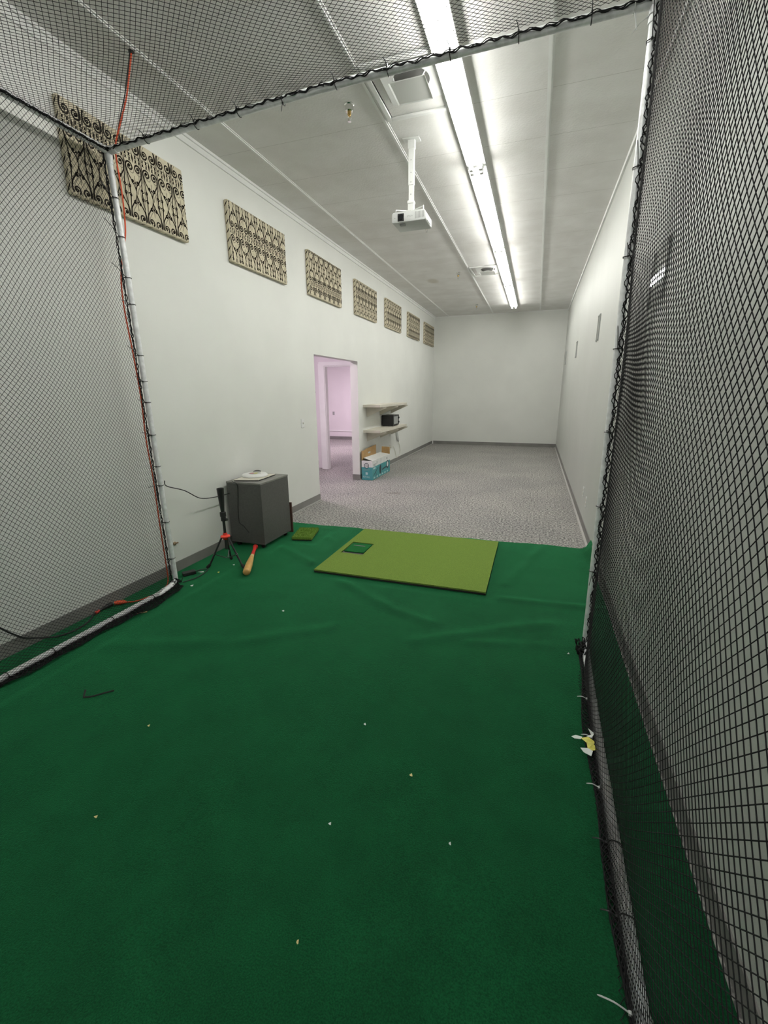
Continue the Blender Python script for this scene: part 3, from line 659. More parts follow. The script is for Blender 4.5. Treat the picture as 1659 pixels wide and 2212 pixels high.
def tz(x, y):
    z = 0.0075
    # the hitting mat, cabinet, bat, tee feet and cage rails press the cloth flat
    def outside(x0, x1, y0, y1, m=0.07): return min(1.0, math.hypot(max(x0 - x, 0, x - x1), max(y0 - y, 0, y - y1)) / m)
    press = min(outside(-1.78, -0.20, 3.12, 4.6), outside(-2.9, -2.40, 3.47, 4.12), outside(-2.47, -2.09, 3.84, 4.29), outside(-2.9, -2.6, 2.68, 3.25),
                min(1.0, max(0, segd((x, y), (-2.23, 2.89), (-2.57, 3.54)) - 0.045) / 0.06), min(1.0, math.hypot(x + 2.372, y - 3.055) / 0.1))
    press = press * press * (3 - 2 * press)
    if x < -2.45: press = min(press, 0.25)
    press *= 0.2 + 0.8 * min(1, max(0, (0.30 - x) / 0.1) + max(0, (y - 3.0) / 0.15))
    h = 0.0
    for pl, hh, ww in folds:
        d = min(segd((x, y), pl[i], pl[i + 1]) for i in range(len(pl) - 1))
        if d < 3 * ww: h = max(h, hh * (0.62 + 0.55 * noise.noise(Vector((x * 3.1, y * 3.1, 9.0)))) * math.exp(-(d / ww) ** 2 * 1.4))
    z += press * (h + 0.0035 * (noise.noise(Vector((x * 1.7, y * 1.7, 0))) + 0.6 * noise.noise(Vector((x * 4, y * 4, 3)))) + 0.003)
    c = max(0, (x - (TX1 - 0.05)) / 0.05) * max(0, min(1, (y - 4.0) / 0.4)); z += 0.10 * c * c        # far right corner curls up the wall
    return max(z, 0.0072)
def tfast(x, y): return tz(x, y)
nx = 126; xs = [TX0 + (TX1 - TX0) * i / nx for i in range(nx + 1)]
ny = 200; V = []; Fc = []
for j in range(ny + 1):
    for x in xs:
        yf = tfar(x); y = TY0 + (yf - TY0) * j / ny
        xx = x + (0.02 * max(0, min(1, (y - 4.0) / 0.4)) * max(0, (x - TX1 + 0.05) / 0.05))
        V.append((xx, y, tz(x, y)))
for j in range(ny):
    for i in range(nx): o = j * (nx + 1) + i; Fc.append((o, o + 1, o + nx + 2, o + nx + 1))
# thin edge down to the carpet
base = len(V)
bord = [j * (nx + 1) + 0 for j in range(ny + 1)] + [ny * (nx + 1) + i for i in range(1, nx + 1)] + [j * (nx + 1) + nx for j in range(ny - 1, -1, -1)] + [i for i in range(nx - 1, 0, -1)]
for k in bord: V.append((V[k][0], V[k][1], V[k][2] - 0.006))
for k in range(len(bord)): k2 = (k + 1) % len(bord); Fc.append((bord[k], bord[k2], base + k2, base + k))
single('artificial_turf', MB().add(V, Fc), M['turf'], 'rumpled green artificial turf carpet covering the floor in front', 'turf', smooth=60)

# ------------------------------------------------------------------ hitting mat with insert
mx0, mx1, my0, my1 = -1.725, -0.250, 3.165, 4.40
hm = thing('hitting_mat', ((mx0 + mx1) / 2, (my0 + my1) / 2, 0.01), 'large olive green golf hitting mat lying on the turf', 'mat')
sk = lambda x, y: (x + (0.016 if y < 3.8 else -0.016) * (1 if x < -1 else 0.3), y)
ix0, ix1, iy0, iy1 = -1.675, -1.447, 3.625, 3.945
part('foam_base', MB().box(mx0, mx1, my0, my1, 0.010, 0.026), M['rubber'], hm, bevel=0.003)
tp = MB()
for b in ((mx0, ix0, my0, my1), (ix1, mx1, my0, my1), (ix0, ix1, my0, iy0), (ix0, ix1, iy1, my1)): tp.box(*b, 0.026, 0.038)
part('turf_top', tp, M['mat'], hm)
ins = part('insert_tray', MB().box(ix0 + 0.002, ix1 - 0.002, iy0 + 0.002, iy1 - 0.002, 0.026, 0.030), M['black'], hm, label='black tray of the hitting insert')
part('insert_turf', MB().box(ix0 + 0.013, ix1 - 0.010, iy0 + 0.05, iy1 - 0.022, 0.030, 0.0385), M['insert'], hm, label='dark green hitting strip')
part('tee_slot', MB().box(ix0 + 0.045, ix1 - 0.06, iy0 + 0.215, iy0 + 0.232, 0.0385, 0.0392), M['black'], hm)

sm = thing('practice_mat', (-2.28, 4.05, 0.01), 'small thick grass practice mat on the turf beside the cabinet', 'mat')
ang = math.radians(14)
def rot(x, y, c=(-2.285, 4.05), a=ang): return (c[0] + x * math.cos(a) - y * math.sin(a), c[1] + x * math.sin(a) + y * math.cos(a))
def rbox(mb, x0, x1, y0, y1, z0, z1, r=rot, mi=0):
    p = [r(x0, y0), r(x1, y0), r(x1, y1), r(x0, y1)]
    mb.add([(q[0], q[1], z0) for q in p] + [(q[0], q[1], z1) for q in p], [(0, 3, 2, 1), (4, 5, 6, 7), (0, 1, 5, 4), (1, 2, 6, 5), (2, 3, 7, 6), (3, 0, 4, 7)], mi); return mb
part('foam_base', rbox(MB(), -0.105, 0.105, -0.17, 0.17, 0.010, 0.022), M['rubber'], sm, bevel=0.003)
g_ = MB(); rbox(g_, -0.107, 0.107, -0.172, 0.0, 0.022, 0.048); rbox(g_, -0.107, 0.107, 0.012, 0.172, 0.022, 0.046)
rr_ = random.Random(3)
for k in range(1500):        # upright blades give the pile its soft outline
    u = rr_.uniform(-0.107, 0.107); v = rr_.uniform(-0.172, 0.172)
    if 0.0 < v < 0.012: continue
    x, y = rot(u, v); q = rr_.uniform(0, PI); dx, dy = 0.0022 * math.cos(q), 0.0022 * math.sin(q); lx, ly = rr_.uniform(-0.006, 0.006), rr_.uniform(-0.006, 0.006)
    g_.add([(x - dx, y - dy, 0.045), (x + dx, y + dy, 0.045), (x + lx, y + ly, 0.060 + rr_.uniform(-0.004, 0.003))], [(0, 1, 2)])
part('grass_pile', g_, M['mats'], sm)

# ------------------------------------------------------------------ grey cabinet and what lies on it
cx0, cx1, cy0, cy1, cz0, cz1 = -2.855, -2.462, 3.535, 4.045, 0.055, 0.684
cb = thing('cabinet', ((cx0 + cx1) / 2, (cy0 + cy1) / 2, 0.008), 'charcoal grey cabinet standing against the left wall on the turf', 'cabinet')
part('carcass', MB().box(cx0, cx1, cy0, cy1, cz0 + 0.018, cz1 - 0.016), M['cab'], cb, bevel=0.002)
part('top_board', MB().box(cx0 - 0.002, cx1 + 0.002, cy0 - 0.002, cy1 + 0.002, cz1 - 0.016, cz1), [M['cabtop']], cb, bevel=0.002)
part('bottom_board', MB().box(cx0 - 0.001, cx1 + 0.001, cy0 - 0.001, cy1 + 0.001, cz0, cz0 + 0.018), M['cab'], cb, bevel=0.002)
for x in (cx0 + 0.05, cx1 - 0.05):
    for y in (cy0 + 0.05, cy1 - 0.05):
        part('caster', MB().lathe([(0.022, -0.012), (0.022, 0.012)], (x, y, 0.030), 'Y', 16).box(x - 0.016, x + 0.016, y - 0.014, y + 0.014, 0.038, cz0), M['black'], cb)
part('cord', MB().tube(spline([(-2.812, cy0 + 0.03, cz1 + 0.004), (-2.77, cy0 - 0.004, cz1 + 0.002), (-2.722, cy0 - 0.005, 0.64), (-2.742, cy0 - 0.004, 0.40), (-2.74, cy0 - 0.004, 0.27), (-2.695, cy0 - 0.004, 0.236), (-2.638, cy0 - 0.004, 0.17)]), 0.0032, 6), M['black'], cb, smooth=60)
br = single('board', MB().box(-2.80, -2.449, cy1 + 0.012, cy1 + 0.03, 0.03, 0.37), M['brown'], 'dark brown board leaning on the far side of the grey cabinet', 'board', bevel=0.002)
pb = thing('laptop', (-2.66, 3.77, cz1), 'closed flat pale grey slab with dark edge lying on the cabinet', 'laptop')
sl = [(-2.782, 3.560), (-2.545, 3.632), (-2.562, 3.965), (-2.80, 3.90)]
part('base', MB().prism(sl, 2, cz1 + 0.0006, cz1 + 0.009), M['black'], pb, bevel=0.002)
part('lid', MB().prism([(-2.782, 3.558), (-2.543, 3.630), (-2.560, 3.967), (-2.802, 3.902)], 2, cz1 + 0.009, cz1 + 0.016), M['shelf'], pb, bevel=0.002)
fz = cz1 + 0.016; fc = (-2.70, 3.80)
fb = thing('flying_disc', (fc[0], fc[1], fz), 'white flying disc with a coloured print resting on top of the cabinet', 'disc')
part('disc', MB().lathe([(0.125, 0.0), (0.130, 0.006), (0.128, 0.016), (0.118, 0.024), (0.09, 0.027), (0.0005, 0.027)], (fc[0], fc[1], fz), n=40), M['white'], fb, smooth=50)
pr = MB()
def fdisc(mi, cx, cy, rx, ry, z): pr.add([(fc[0] + cx + rx * math.cos(2 * PI * k / 24), fc[1] + cy + ry * math.sin(2 * PI * k / 24), fz + z) for k in range(24)], [tuple(range(24))], mi)
fdisc(0, 0, 0, 0.062, 0.062, 0.0275); fdisc(1, -0.026, -0.008, 0.026, 0.022, 0.028); fdisc(2, 0.008, 0.006, 0.02, 0.026, 0.0282); fdisc(3, 0.036, 0.012, 0.016, 0.02, 0.028)
part('print', pr, [M['grey'], M['pink'], M['yellow'], M['paper']], fb)
single('cable_puck', MB().lathe([(0.042, 0), (0.045, 0.008), (0.04, 0.028), (0.025, 0.034)], (-2.81, 4.0, cz1), n=24), M['black'], 'small round black puck behind the white disc on the cabinet', 'puck', smooth=40)
single('cable', MB().tube(spline([(-2.722, 2.648, 0.865), (-2.80, 2.74, 0.80), (-2.80, 2.92, 0.725), (-2.80, 3.09, 0.62), (-2.81, 3.27, 0.583), (-2.82, 3.45, 0.568), (-2.83, 3.533, 0.565)]), 0.0042, 8), M['black'], 'thin black cable strung along the wall from the cage post to the cabinet', 'cable', smooth=60)

# ------------------------------------------------------------------ batting tee
tc = Vector((-2.545, 3.065, 0.0)); TZ = 0.011
feet = [Vector((-2.68, 2.955, TZ)), Vector((-2.615, 3.20, TZ)), Vector((-2.372, 3.055, TZ))]
tee = thing('batting_tee', (tc.x, tc.y, TZ), 'black tripod batting tee with a red collar in front of the cabinet', 'batting tee')
part('post', MB().tube([(tc.x, tc.y, 0.17), (tc.x, tc.y, 0.47)], 0.0125, 12), M['blackm'], tee, smooth=40)
part('upper_sleeve', MB().lathe([(0.012, 0.46), (0.014, 0.50), (0.019, 0.56), (0.027, 0.66), (0.031, 0.73), (0.029, 0.731), (0.02, 0.70)], (tc.x, tc.y, 0), n=18), M['black'], tee, smooth=40)
part('clamp', MB().lathe([(0.02, 0.435), (0.022, 0.44), (0.022, 0.475), (0.026, 0.478), (0.026, 0.515), (0.016, 0.52)], (tc.x, tc.y, 0), n=16), M['black'], tee, smooth=35)
part('clamp_knob', MB().tube([(tc.x + 0.02, tc.y, 0.45), (tc.x + 0.04, tc.y, 0.45)], 0.012, 10), M['black'], tee)
part('collar', MB().lathe([(0.016, 0.325), (0.018, 0.318), (0.02, 0.305), (0.04, 0.298), (0.042, 0.288), (0.024, 0.272), (0.02, 0.262)], (tc.x, tc.y, 0), n=20), M['red'], tee, smooth=40)
for f in feet:
    d = (f - tc); d.z = 0; d.normalize()
    top = tc + d * 0.03 + Vector((0, 0, 0.285)); mid = top.lerp(f, 0.55)
    lg = part('leg', MB().tube([top, f + Vector((0, 0, 0.012)) - d * 0.01], 0.0085, 10), M['blackm'], tee, smooth=40)
    part('rubber_foot', MB().tube([f + Vector((0, 0, 0.03)) - d * 0.02, f + Vector((0, 0, 0.012))], [0.013, 0.015], 10).tube([f + Vector((0, 0, 0.012)), f + d * 0.012 + Vector((0, 0, 0.006))], [0.015, 0.008], 10), M['rubber'], lg)
    part('strut', MB().tube([mid, tc + Vector((0, 0, 0.085)) + d * 0.008], 0.004, 6), M['blackm'], tee)
    part('rivet', MB().lathe([(0.005, -0.011), (0.005, 0.011)], (mid.x, mid.y, mid.z), 'Y', 8), M['chrome'], lg)

# ------------------------------------------------------------------ baseball bat: barrel towards the camera, grip under the cabinet
B0, B1 = Vector((-2.236, 2.905, 0.0445)), Vector((-2.568, 3.522, 0.0345))
ax = (B1 - B0); Lb = ax.length; ax.normalize()
bat = thing('baseball_bat', (B0.x, B0.y, 0.011), 'wooden baseball bat with a red grip lying with its handle under the cabinet', 'bat')
def along(prof): return [B0 + ax * (t * Lb) for t, r in prof], [r for t, r in prof]
p_, r_ = along([(0, 0.014), (0.006, 0.026), (0.02, 0.031), (0.1, 0.0325), (0.28, 0.031), (0.42, 0.026), (0.54, 0.020)])
part('barrel', MB().tube(p_, r_, 20), M['wood'], bat, smooth=50)
p_, r_ = along([(0.54, 0.0200), (0.56, 0.0195), (0.6, 0.018), (0.62, 0.0175)])
part('taper', MB().tube(p_, r_, 20), M['stick'], bat, smooth=50, label='paler band of the bat below the grip')
p_, r_ = along([(0.618, 0.0180), (0.7, 0.0162), (0.8, 0.0152), (0.94, 0.0155), (0.965, 0.018), (0.972, 0.024), (0.995, 0.024), (1.0, 0.018)])
part('grip', MB().tube(p_, r_, 20), M['redtape'], bat, smooth=50)

# ------------------------------------------------------------------ power adapter with cord, loose bits on the turf
ad = thing('power_adapter', (-2.74, 2.787, 0.011), 'black power adapter brick with a cord on the turf by the cage post', 'adapter')
part('brick', rbox(MB(), -0.028, 0.028, -0.052, 0.052, 0.011, 0.040, lambda x, y: rot(x, y, (-2.738, 2.787), math.radians(-34))), M['black'], ad, bevel=0.004)
part('cord', MB().tube(spline([(-2.664, 2.632, 0.015), (-2.650, 2.667, 0.015), (-2.62, 2.749, 0.016), (-2.625, 2.845, 0.018), (-2.655, 2.925, 0.016), (-2.70, 2.90, 0.018), (-2.715, 2.835, 0.022)]), 0.004, 6), M['black'], ad, smooth=60)

def scrap(x, y, w_, h_, a, m, label, name='paper_scrap', cat='scrap', lift=0.006):
    z = tz(x, y) + 0.0012
    r2 = random.Random(int(abs(x * 1000) + abs(y * 7000)))
    c, s = math.cos(a), math.sin(a)
    pts = [(-1, -0.8), (0.1, -1), (1, -0.7), (0.8, 0.6), (0.0, 1.0), (-0.9, 0.7)]
    top = []; bot = []
    for i, (u, v) in enumerate(pts):
        u *= w_ / 2 * r2.uniform(0.85, 1.1); v *= h_ / 2 * r2.uniform(0.85, 1.1); q = z + (lift if i in (0, 3) else r2.uniform(0, lift * 0.4))
        top.append((x + u * c - v * s, y + u * s + v * c, q + 0.0012)); bot.append((x + u * c - v * s, y + u * s + v * c, q))
    n = len(pts)
    mb = MB().add(top + bot, [tuple(range(n)), tuple(range(2 * n - 1, n - 1, -1))] + [(i, i + n, (i + 1) % n + n, (i + 1) % n) for i in range(n)])
    single(name, mb, m, label, cat, 'small scraps littering the turf')
for x, y, w_, h_, a, m, L in [
    (-0.364, 1.395, 0.012, 0.014, 0.4, 'stick', 'tiny cream chip on the turf in the lower middle, alone'),
    (-1.606, 2.459, 0.016, 0.016, 0.2, 'paper', 'tiny white chip on the turf below the left end of the mat'),
    (0.304, 2.524, 0.014, 0.010, 0.9, 'paper', 'tiny white chip on the turf near the right cage corner'),
    (-2.547, 2.607, 0.022, 0.030, 0.2, 'paper', 'white paper bit on the turf just right of the left cage corner'),
    (-2.676, 2.862, 0.055, 0.013, 0.45, 'paper', 'slim white strip on the turf behind the power adapter'),
    (-2.525, 2.904, 0.018, 0.022, 0.4, 'yellow', 'pale yellow chip on the turf below the tripod tee'),
    (-0.647, 1.603, 0.010, 0.012, 0.7, 'paper', 'pale speck on the turf left of the cream chip'),
    (-0.524, 0.75, 0.006, 0.011, 0.2, 'stick', 'dull chip on the turf nearest the bottom of the picture'),
    (-0.162, 1.167, 0.008, 0.010, 0.2, 'paper', 'pale speck on the turf right of the cream chip'),
    (-0.59, 1.102, 0.010, 0.010, 0.2, 'paper', 'pale speck on the turf below and left of the cream chip'),
    (-1.615, 1.275, 0.009, 0.012, 0.2, 'stick', 'tan speck on the turf right of the black strip'),
    (-1.428, 0.853, 0.012, 0.010, 0.2, 'stick', 'tan speck on the turf in the lower left'),
    (-2.505, 3.089, 0.016, 0.016, 0.2, 'paper', 'white speck on the turf between the feet of the tripod tee')]:
    scrap(x, y, w_, h_, a, M[m], L)
single('wood_chip', rbox(MB(), -0.032, 0.032, -0.0055, 0.0055, 0.0, 0.005, lambda x, y: rot(x, y, (-2.564, 2.127), math.radians(38))), M['stick'], 'yellowish wooden stick on the turf beside the left bottom rail', 'stick', bevel=0.001)
bpy.data.objects['wood_chip'].location.z = tz(-2.564, 2.127) + 0.001
zs = tz(-2.0, 1.37) + 0.0085
single('strap', MB().tube(spline([(-2.118, 1.352, zs + 0.012), (-2.088, 1.318, zs + 0.004), (-2.083, 1.322, zs), (-2.05, 1.338, zs + 0.002), (-2.015, 1.372, zs + 0.004), (-1.975, 1.398, zs + 0.01)], 5), 0.0045, 6), M['rubber'], 'bent black strip lying on the turf at lower left', 'strip', smooth=60)
# crumpled wrapper by the right rail
wz = tz(0.33, 1.76) + 0.031
wr = thing('candy_wrapper', (0.325, 1.76, wz), 'crumpled yellow and white wrapper on the turf beside the right bottom rail', 'wrapper')
wp = MB()
def patch(p, mi=0):
    top = p; bot = [(a, b, c - 0.0012) for a, b, c in p]; n = len(p)
    wp.add(top + bot, [tuple(range(n)), tuple(range(2 * n - 1, n - 1, -1))] + [(i, i + n, (i + 1) % n + n, (i + 1) % n) for i in range(n)], mi)
P_ = lambda x, y, z: (x, y, wz + z)
patch([P_(0.305, 1.785, 0.012), P_(0.335, 1.79, 0.022), P_(0.365, 1.772, 0.016), P_(0.352, 1.752, 0.024), P_(0.325, 1.755, 0.020)], 1)
patch([P_(0.325, 1.755, 0.020), P_(0.352, 1.752, 0.024), P_(0.368, 1.735, 0.012), P_(0.345, 1.722, 0.014), P_(0.328, 1.73, 0.012)], 1)
patch([P_(0.268, 1.79, 0.006), P_(0.285, 1.797, 0.012), P_(0.312, 1.792, 0.014), P_(0.305, 1.78, 0.010), P_(0.28, 1.782, 0.006)], 0)
patch([P_(0.328, 1.795, 0.02), P_(0.352, 1.812, 0.012), P_(0.338, 1.835, 0.03), P_(0.362, 1.815, 0.026), P_(0.348, 1.788, 0.022)], 0)
patch([P_(0.300, 1.735, 0.004), P_(0.328, 1.732, 0.013), P_(0.347, 1.72, 0.014), P_(0.34, 1.70, 0.004), P_(0.312, 1.715, 0.002)], 0)
part('foil', wp, [M['paper'], M['yellow']], wr)

# ------------------------------------------------------------------ cage frame
PR = 0.0195
YC = -0.45                                   # cage runs back past the camera
PLb, PLt = Vector((-2.712, 2.609, 0.014)), Vector((-2.757, 2.603, 3.048))
PRb, PRt = Vector((0.405, 2.639, 0.014)), Vector((0.354, 2.632, 3.135))
def railR(y): return 0.3655 + (y - 0.86) * 0.0212 + 0.004 * math.sin(y * 2.2)
def railL(y): return -2.643 - 0.02 * max(0, (y - 2.2) / 0.4) ** 2
fr = thing('golf_cage', (-1.2, 1.1, 0.012), 'golf cage of black diamond netting tied to a galvanised pipe frame', 'golf cage')
part('corner_post', MB().tube([PLb, PLt], PR, 16), M['pipe'], fr, smooth=40)
part('corner_post', MB().tube([PRb, PRt], PR, 16), M['pipe'], fr, smooth=40)
part('top_rail', MB().tube([PLt, PLt.lerp(PRt, 0.5) + Vector((0, 0, 0.018)), PRt], PR, 16), M['pipe'], fr, smooth=40)
part('top_rail', MB().tube([PLt, (-2.757, YC, 3.05)], PR, 16), M['pipe'], fr, smooth=40)
part('top_rail', MB().tube([PRt, (0.345, YC, 3.12)], PR, 16), M['pipe'], fr, smooth=40)
ys = [2.47 - k * 0.146 for k in range(21)]
part('bottom_rail', MB().tube([(railL(y), y, 0.034) for y in ys], PR, 16), M['pipe'], fr, smooth=40)
part('bottom_rail', MB().tube([(railR(y), y, 0.034) for y in ys], PR, 16), M['pipe'], fr, smooth=40)
def elbow(c, dirs):
    m = MB()
    for d in dirs: m.tube([Vector(c) - Vector(d) * 0.02, Vector(c) + Vector(d) * 0.075], PR + 0.004, 16)
    part('corner_elbow', m, M['pipe'], fr, smooth=40)
elbow(PLt, [(1, 0, 0.02), (0, -1, 0), (0, 0, -1)]); elbow(PRt, [(-1, 0, 0), (0, -1, 0), (0, 0, -1)])
part('rail_joint', MB().tube([(railL(2.47), 2.40, 0.034), (railL(2.47) - 0.01, 2.50, 0.034), (PLb.x + 0.01, 2.585, 0.036)], PR + 0.003, 12), M['pipe'], fr, smooth=40)
part('rail_joint', MB().tube([(railR(2.44), 2.44, 0.034), (railR(2.47), 2.52, 0.036), (PRb.x, PRb.y - 0.02, 0.036)], PR + 0.001, 12), M['pipe'], fr, smooth=40)

# ------------------------------------------------------------------ knotless diamond net
NA, NBh, NR = 0.0135, 0.0165, 0.00108
def net_mesh(name, fn, nu, nv, keep=None, r=NR):
    """diamond lattice: nodes (i, j) with i + j even, strands to (i+1, j+-1); fn maps index arrays to points"""
    I, J = np.meshgrid(np.arange(nu + 1), np.arange(nv + 1), indexing='ij')
    P = fn(I.astype(float), J.astype(float))                     # (nu+1, nv+1, 3)
    A, B = [], []
    for dj in (1, -1):
        if dj == 1: a = P[:-1, :-1]; b = P[1:, 1:]; ok = ((I[:-1, :-1] + J[:-1, :-1]) % 2 == 0)
        else: a = P[:-1, 1:]; b = P[1:, :-1]; ok = ((I[:-1, 1:] + J[:-1, 1:]) % 2 == 0)
        A.append(a[ok]); B.append(b[ok])
    A = np.concatenate(A); B = np.concatenate(B)
    D = B - A; L = np.linalg.norm(D, axis=1, keepdims=True); D = D / np.maximum(L, 1e-9)
    A = A - D * r * 0.8; B = B + D * r * 0.8
    ref = np.where(np.abs(D[:, 2:3]) < 0.8, np.array([[0, 0, 1.0]]), np.array([[1.0, 0, 0]]))
    U = np.cross(D, ref); U /= np.maximum(np.linalg.norm(U, axis=1, keepdims=True), 1e-9); W_ = np.cross(D, U)
    rng = np.array([(1, 0), (0, 1), (-1, 0), (0, -1)])
    V = np.empty((len(A), 8, 3))
    for k, (c, s) in enumerate(rng): o = (U * c + W_ * s) * r; V[:, k] = A + o; V[:, 4 + k] = B + o
    F_ = np.array([(0, 1, 5, 4), (1, 2, 6, 5), (2, 3, 7, 6), (3, 0, 4, 7)])
    idx = (np.arange(len(A))[:, None, None] * 8 + F_[None]).reshape(-1)
    me = bpy.data.meshes.new(name); V = V.reshape(-1, 3)
    me.vertices.add(len(V)); me.vertices.foreach_set('co', V.astype(np.float32).ravel())
    nf = len(idx) // 4; me.loops.add(len(idx)); me.loops.foreach_set('vertex_index', idx.astype(np.int32))
    me.polygons.add(nf); me.polygons.foreach_set('loop_start', np.arange(0, nf * 4, 4, dtype=np.int32)); me.polygons.foreach_set('loop_total', np.full(nf, 4, dtype=np.int32))
    me.update(calc_edges=True); me.materials.append(M['net'])
    return me
def wob(a, b, s): return np.sin(a * 2.1 + s) * np.cos(b * 1.7 + s * 2) + 0.6 * np.sin(a * 4.3 + b * 3.1 + s * 3) + 0.35 * np.sin(b * 7.3 - a * 5.2 + s)

nt_ = fr
def addnet(name, me, label=None):
    off = wloc(nt_); co = np.empty(len(me.vertices) * 3, np.float32); me.vertices.foreach_get('co', co); co = co.reshape(-1, 3) - np.array(off, np.float32); me.vertices.foreach_set('co', co.ravel()); me.update()
    o = bpy.data.objects.new(name, me); o.parent = nt_; COL.objects.link(o)
    if label: o['label'] = label
    return o

HEM = 0.03; GATH = 0.26
def side(I, J, left):
    y0, y1 = YC, (2.572 if left else 2.612)
    nu = I.max(); y = y0 + (y1 - y0) * I / nu
    s = J * NBh - HEM                                   # height along the cloth, negative on the floor
    z = np.maximum(s, 0); z = z - GATH * (1 - np.exp(-z / 0.35))   # slack cloth gathers low down
    zt = 3.05 if left else (3.12 + 0.015 * (y - YC) / 3.05)
    k = np.clip(z / 3.06, 0, 1)
    wv = wob(y, z, 0.6 if left else 2.0)
    env = np.sin(PI * np.clip(k, 0, 1)) ** 0.6
    edge = 1 - np.exp(-np.maximum(y1 - y, 0) / 0.12)
    if left:
        xb = np.array([railL(q) for q in y.ravel()]).reshape(y.shape) + 0.028
        xpost = PLb.x + (PLt.x - PLb.x) * k - 0.006
        xt = -2.757 + 0.028
        f = np.clip((y - 2.25) / 0.335, 0, 1) ** 2
        x = xb + (xt - xb) * k ** 0.8
        x = x * (1 - f) + xpost * f + env * edge * (0.018 * wv + 0.02)
        hem = np.minimum(s, 0); x = x - hem * (1.0 + 0.45 * np.sin(y * 3.1 + 0.7) + 0.3 * np.sin(y * 7.7))
        sgn = 1
    else:
        xb = np.array([railR(q) for q in y.ravel()]).reshape(y.shape) - 0.026
        xpost = PRb.x + (PRt.x - PRb.x) * k + 0.018
        xt = 0.348 - 0.024
        f = np.clip((y - 2.25) / 0.335, 0, 1) ** 2
        x = xb + (xt - xb) * k
        x = x * (1 - f) + xpost * f + env * edge * (0.007 * wv + 0.012)
        hem = np.minimum(s, 0); x = x + hem * (0.55 + 0.25 * np.sin(y * 3.7 + 0.2) + 0.2 * np.sin(y * 9.1))
    # gathers: the cloth sags between the ties, more towards mid height
    zz = z + np.where(s > 0, env * edge * (0.022 * wob(z, y, 1.1 if left else 4.2) - 0.05 * np.exp(-np.maximum(y1 - y, 0) / 0.45) * 0), 0)
    zz = zz * (zt / 3.07) + 0.013 + np.where(s < 0, 0.006 + 0.006 * np.sin(y * 31 + s * 90), 0)
    yy = y + env * edge * 0.014 * wob(y, z, 5.0) * np.clip((y1 - y) / 0.2, 0, 1)
    return np.stack([x, yy, zz], -1)
nu_s = int((2.585 - YC) / NA); nv_s = int((3.06 + GATH + HEM) / NBh)
addnet('left_panel', net_mesh('left_panel', lambda I, J: side(I, J, True), nu_s, nv_s))
addnet('right_panel', net_mesh('right_panel', lambda I, J: side(I, J, False), nu_s, nv_s))
def roof(I, J):
    x0, x1 = -2.735, 0.33; y0, y1 = YC, 2.588
    x = x0 + (x1 - x0) * I / I.max(); y = y0 + (y1 - y0) * J / J.max()
    u = (x - x0) / (x1 - x0); v = (y - y0) / (y1 - y0)
    zfront = 3.048 + (3.135 - 3.048) * u + 0.018 * np.sin(PI * u)
    z = 3.05 + 0.075 * u + (zfront - 3.05 - 0.075 * u) * v ** 2 + 0.008
    e = np.sin(PI * u) ** 0.5 * (1 - np.exp(-(y1 - y) / 0.25))
    z = z - e * (0.06 + 0.018 * wob(x * 1.2, y, 0.3))
    ex = 0.016 * wob(y, x, 2.2) * np.sin(PI * u) * np.clip((y1 - y) / 0.3, 0, 1); ey = 0.014 * wob(x, y, 3.3) * np.clip((y1 - y) / 0.3, 0, 1)
    return np.stack([x + ex, y + ey, z], -1)
addnet('roof_panel', net_mesh('roof_panel', roof, int(3.065 / 0.0165), int((2.588 - YC) / 0.0135)))

# bunched edge cords along posts and rails
def frill(name, a, b, nrm, seed, amp=0.010, r=0.0042, lp=0.05):
    a, b, nrm = Vector(a), Vector(b), Vector(nrm); L = (b - a).length; d = (b - a).normalized(); q = random.Random(seed); bn = d.cross(nrm)
    m = MB()
    for strand in range(3):
        P = []; n = int(L / 0.012); ph = q.uniform(0, 6)
        for k in range(n + 1):
            s = L * k / n
            w_ = amp * (0.55 * math.sin(2 * PI * s / lp + ph) + 0.5 * math.sin(2 * PI * s / (lp * 2.3) + ph * 2)) + q.uniform(-1, 1) * 0.0012
            P.append(a + d * s + nrm * (w_ + strand * 0.004) + bn * (0.006 * math.sin(2 * PI * s / (lp * 1.4) + ph * 3 + strand * 2)))
        m.tube(P, r * (1 - 0.2 * strand), 5)
    part(name, m, M['net'], nt_)
frill('edge_cord', PLb + Vector((-0.004, -0.036, 0.03)), PLt + Vector((-0.004, -0.034, -0.02)), (-0.55, -0.6, 0), 1, 0.006, 0.0036)
frill('edge_cord', PRb + Vector((0.012, -0.026, 0.03)), PRt + Vector((0.012, -0.026, -0.02)), (-0.95, -0.3, 0), 2, 0.013, 0.0036, 0.062)
mid = PLt.lerp(PRt, 0.5) + Vector((0, 0, 0.018))
frill('edge_cord', PLt + Vector((0.02, -0.024, -0.002)), mid + Vector((0, -0.024, -0.002)), (0, -0.7, 0.3), 3, 0.010, 0.0032, 0.066)
frill('edge_cord', mid + Vector((0, -0.024, -0.002)), PRt + Vector((-0.02, -0.024, -0.002)), (0, -0.7, 0.3), 4, 0.010, 0.0032, 0.066)
frill('edge_cord', (-2.732, 2.58, 3.04), (-2.732, YC, 3.04), (0.7, 0, -0.5), 5, 0.006)
frill('edge_cord', (0.325, 2.58, 3.12), (0.325, YC, 3.105), (-0.7, 0, -0.5), 6, 0.006)
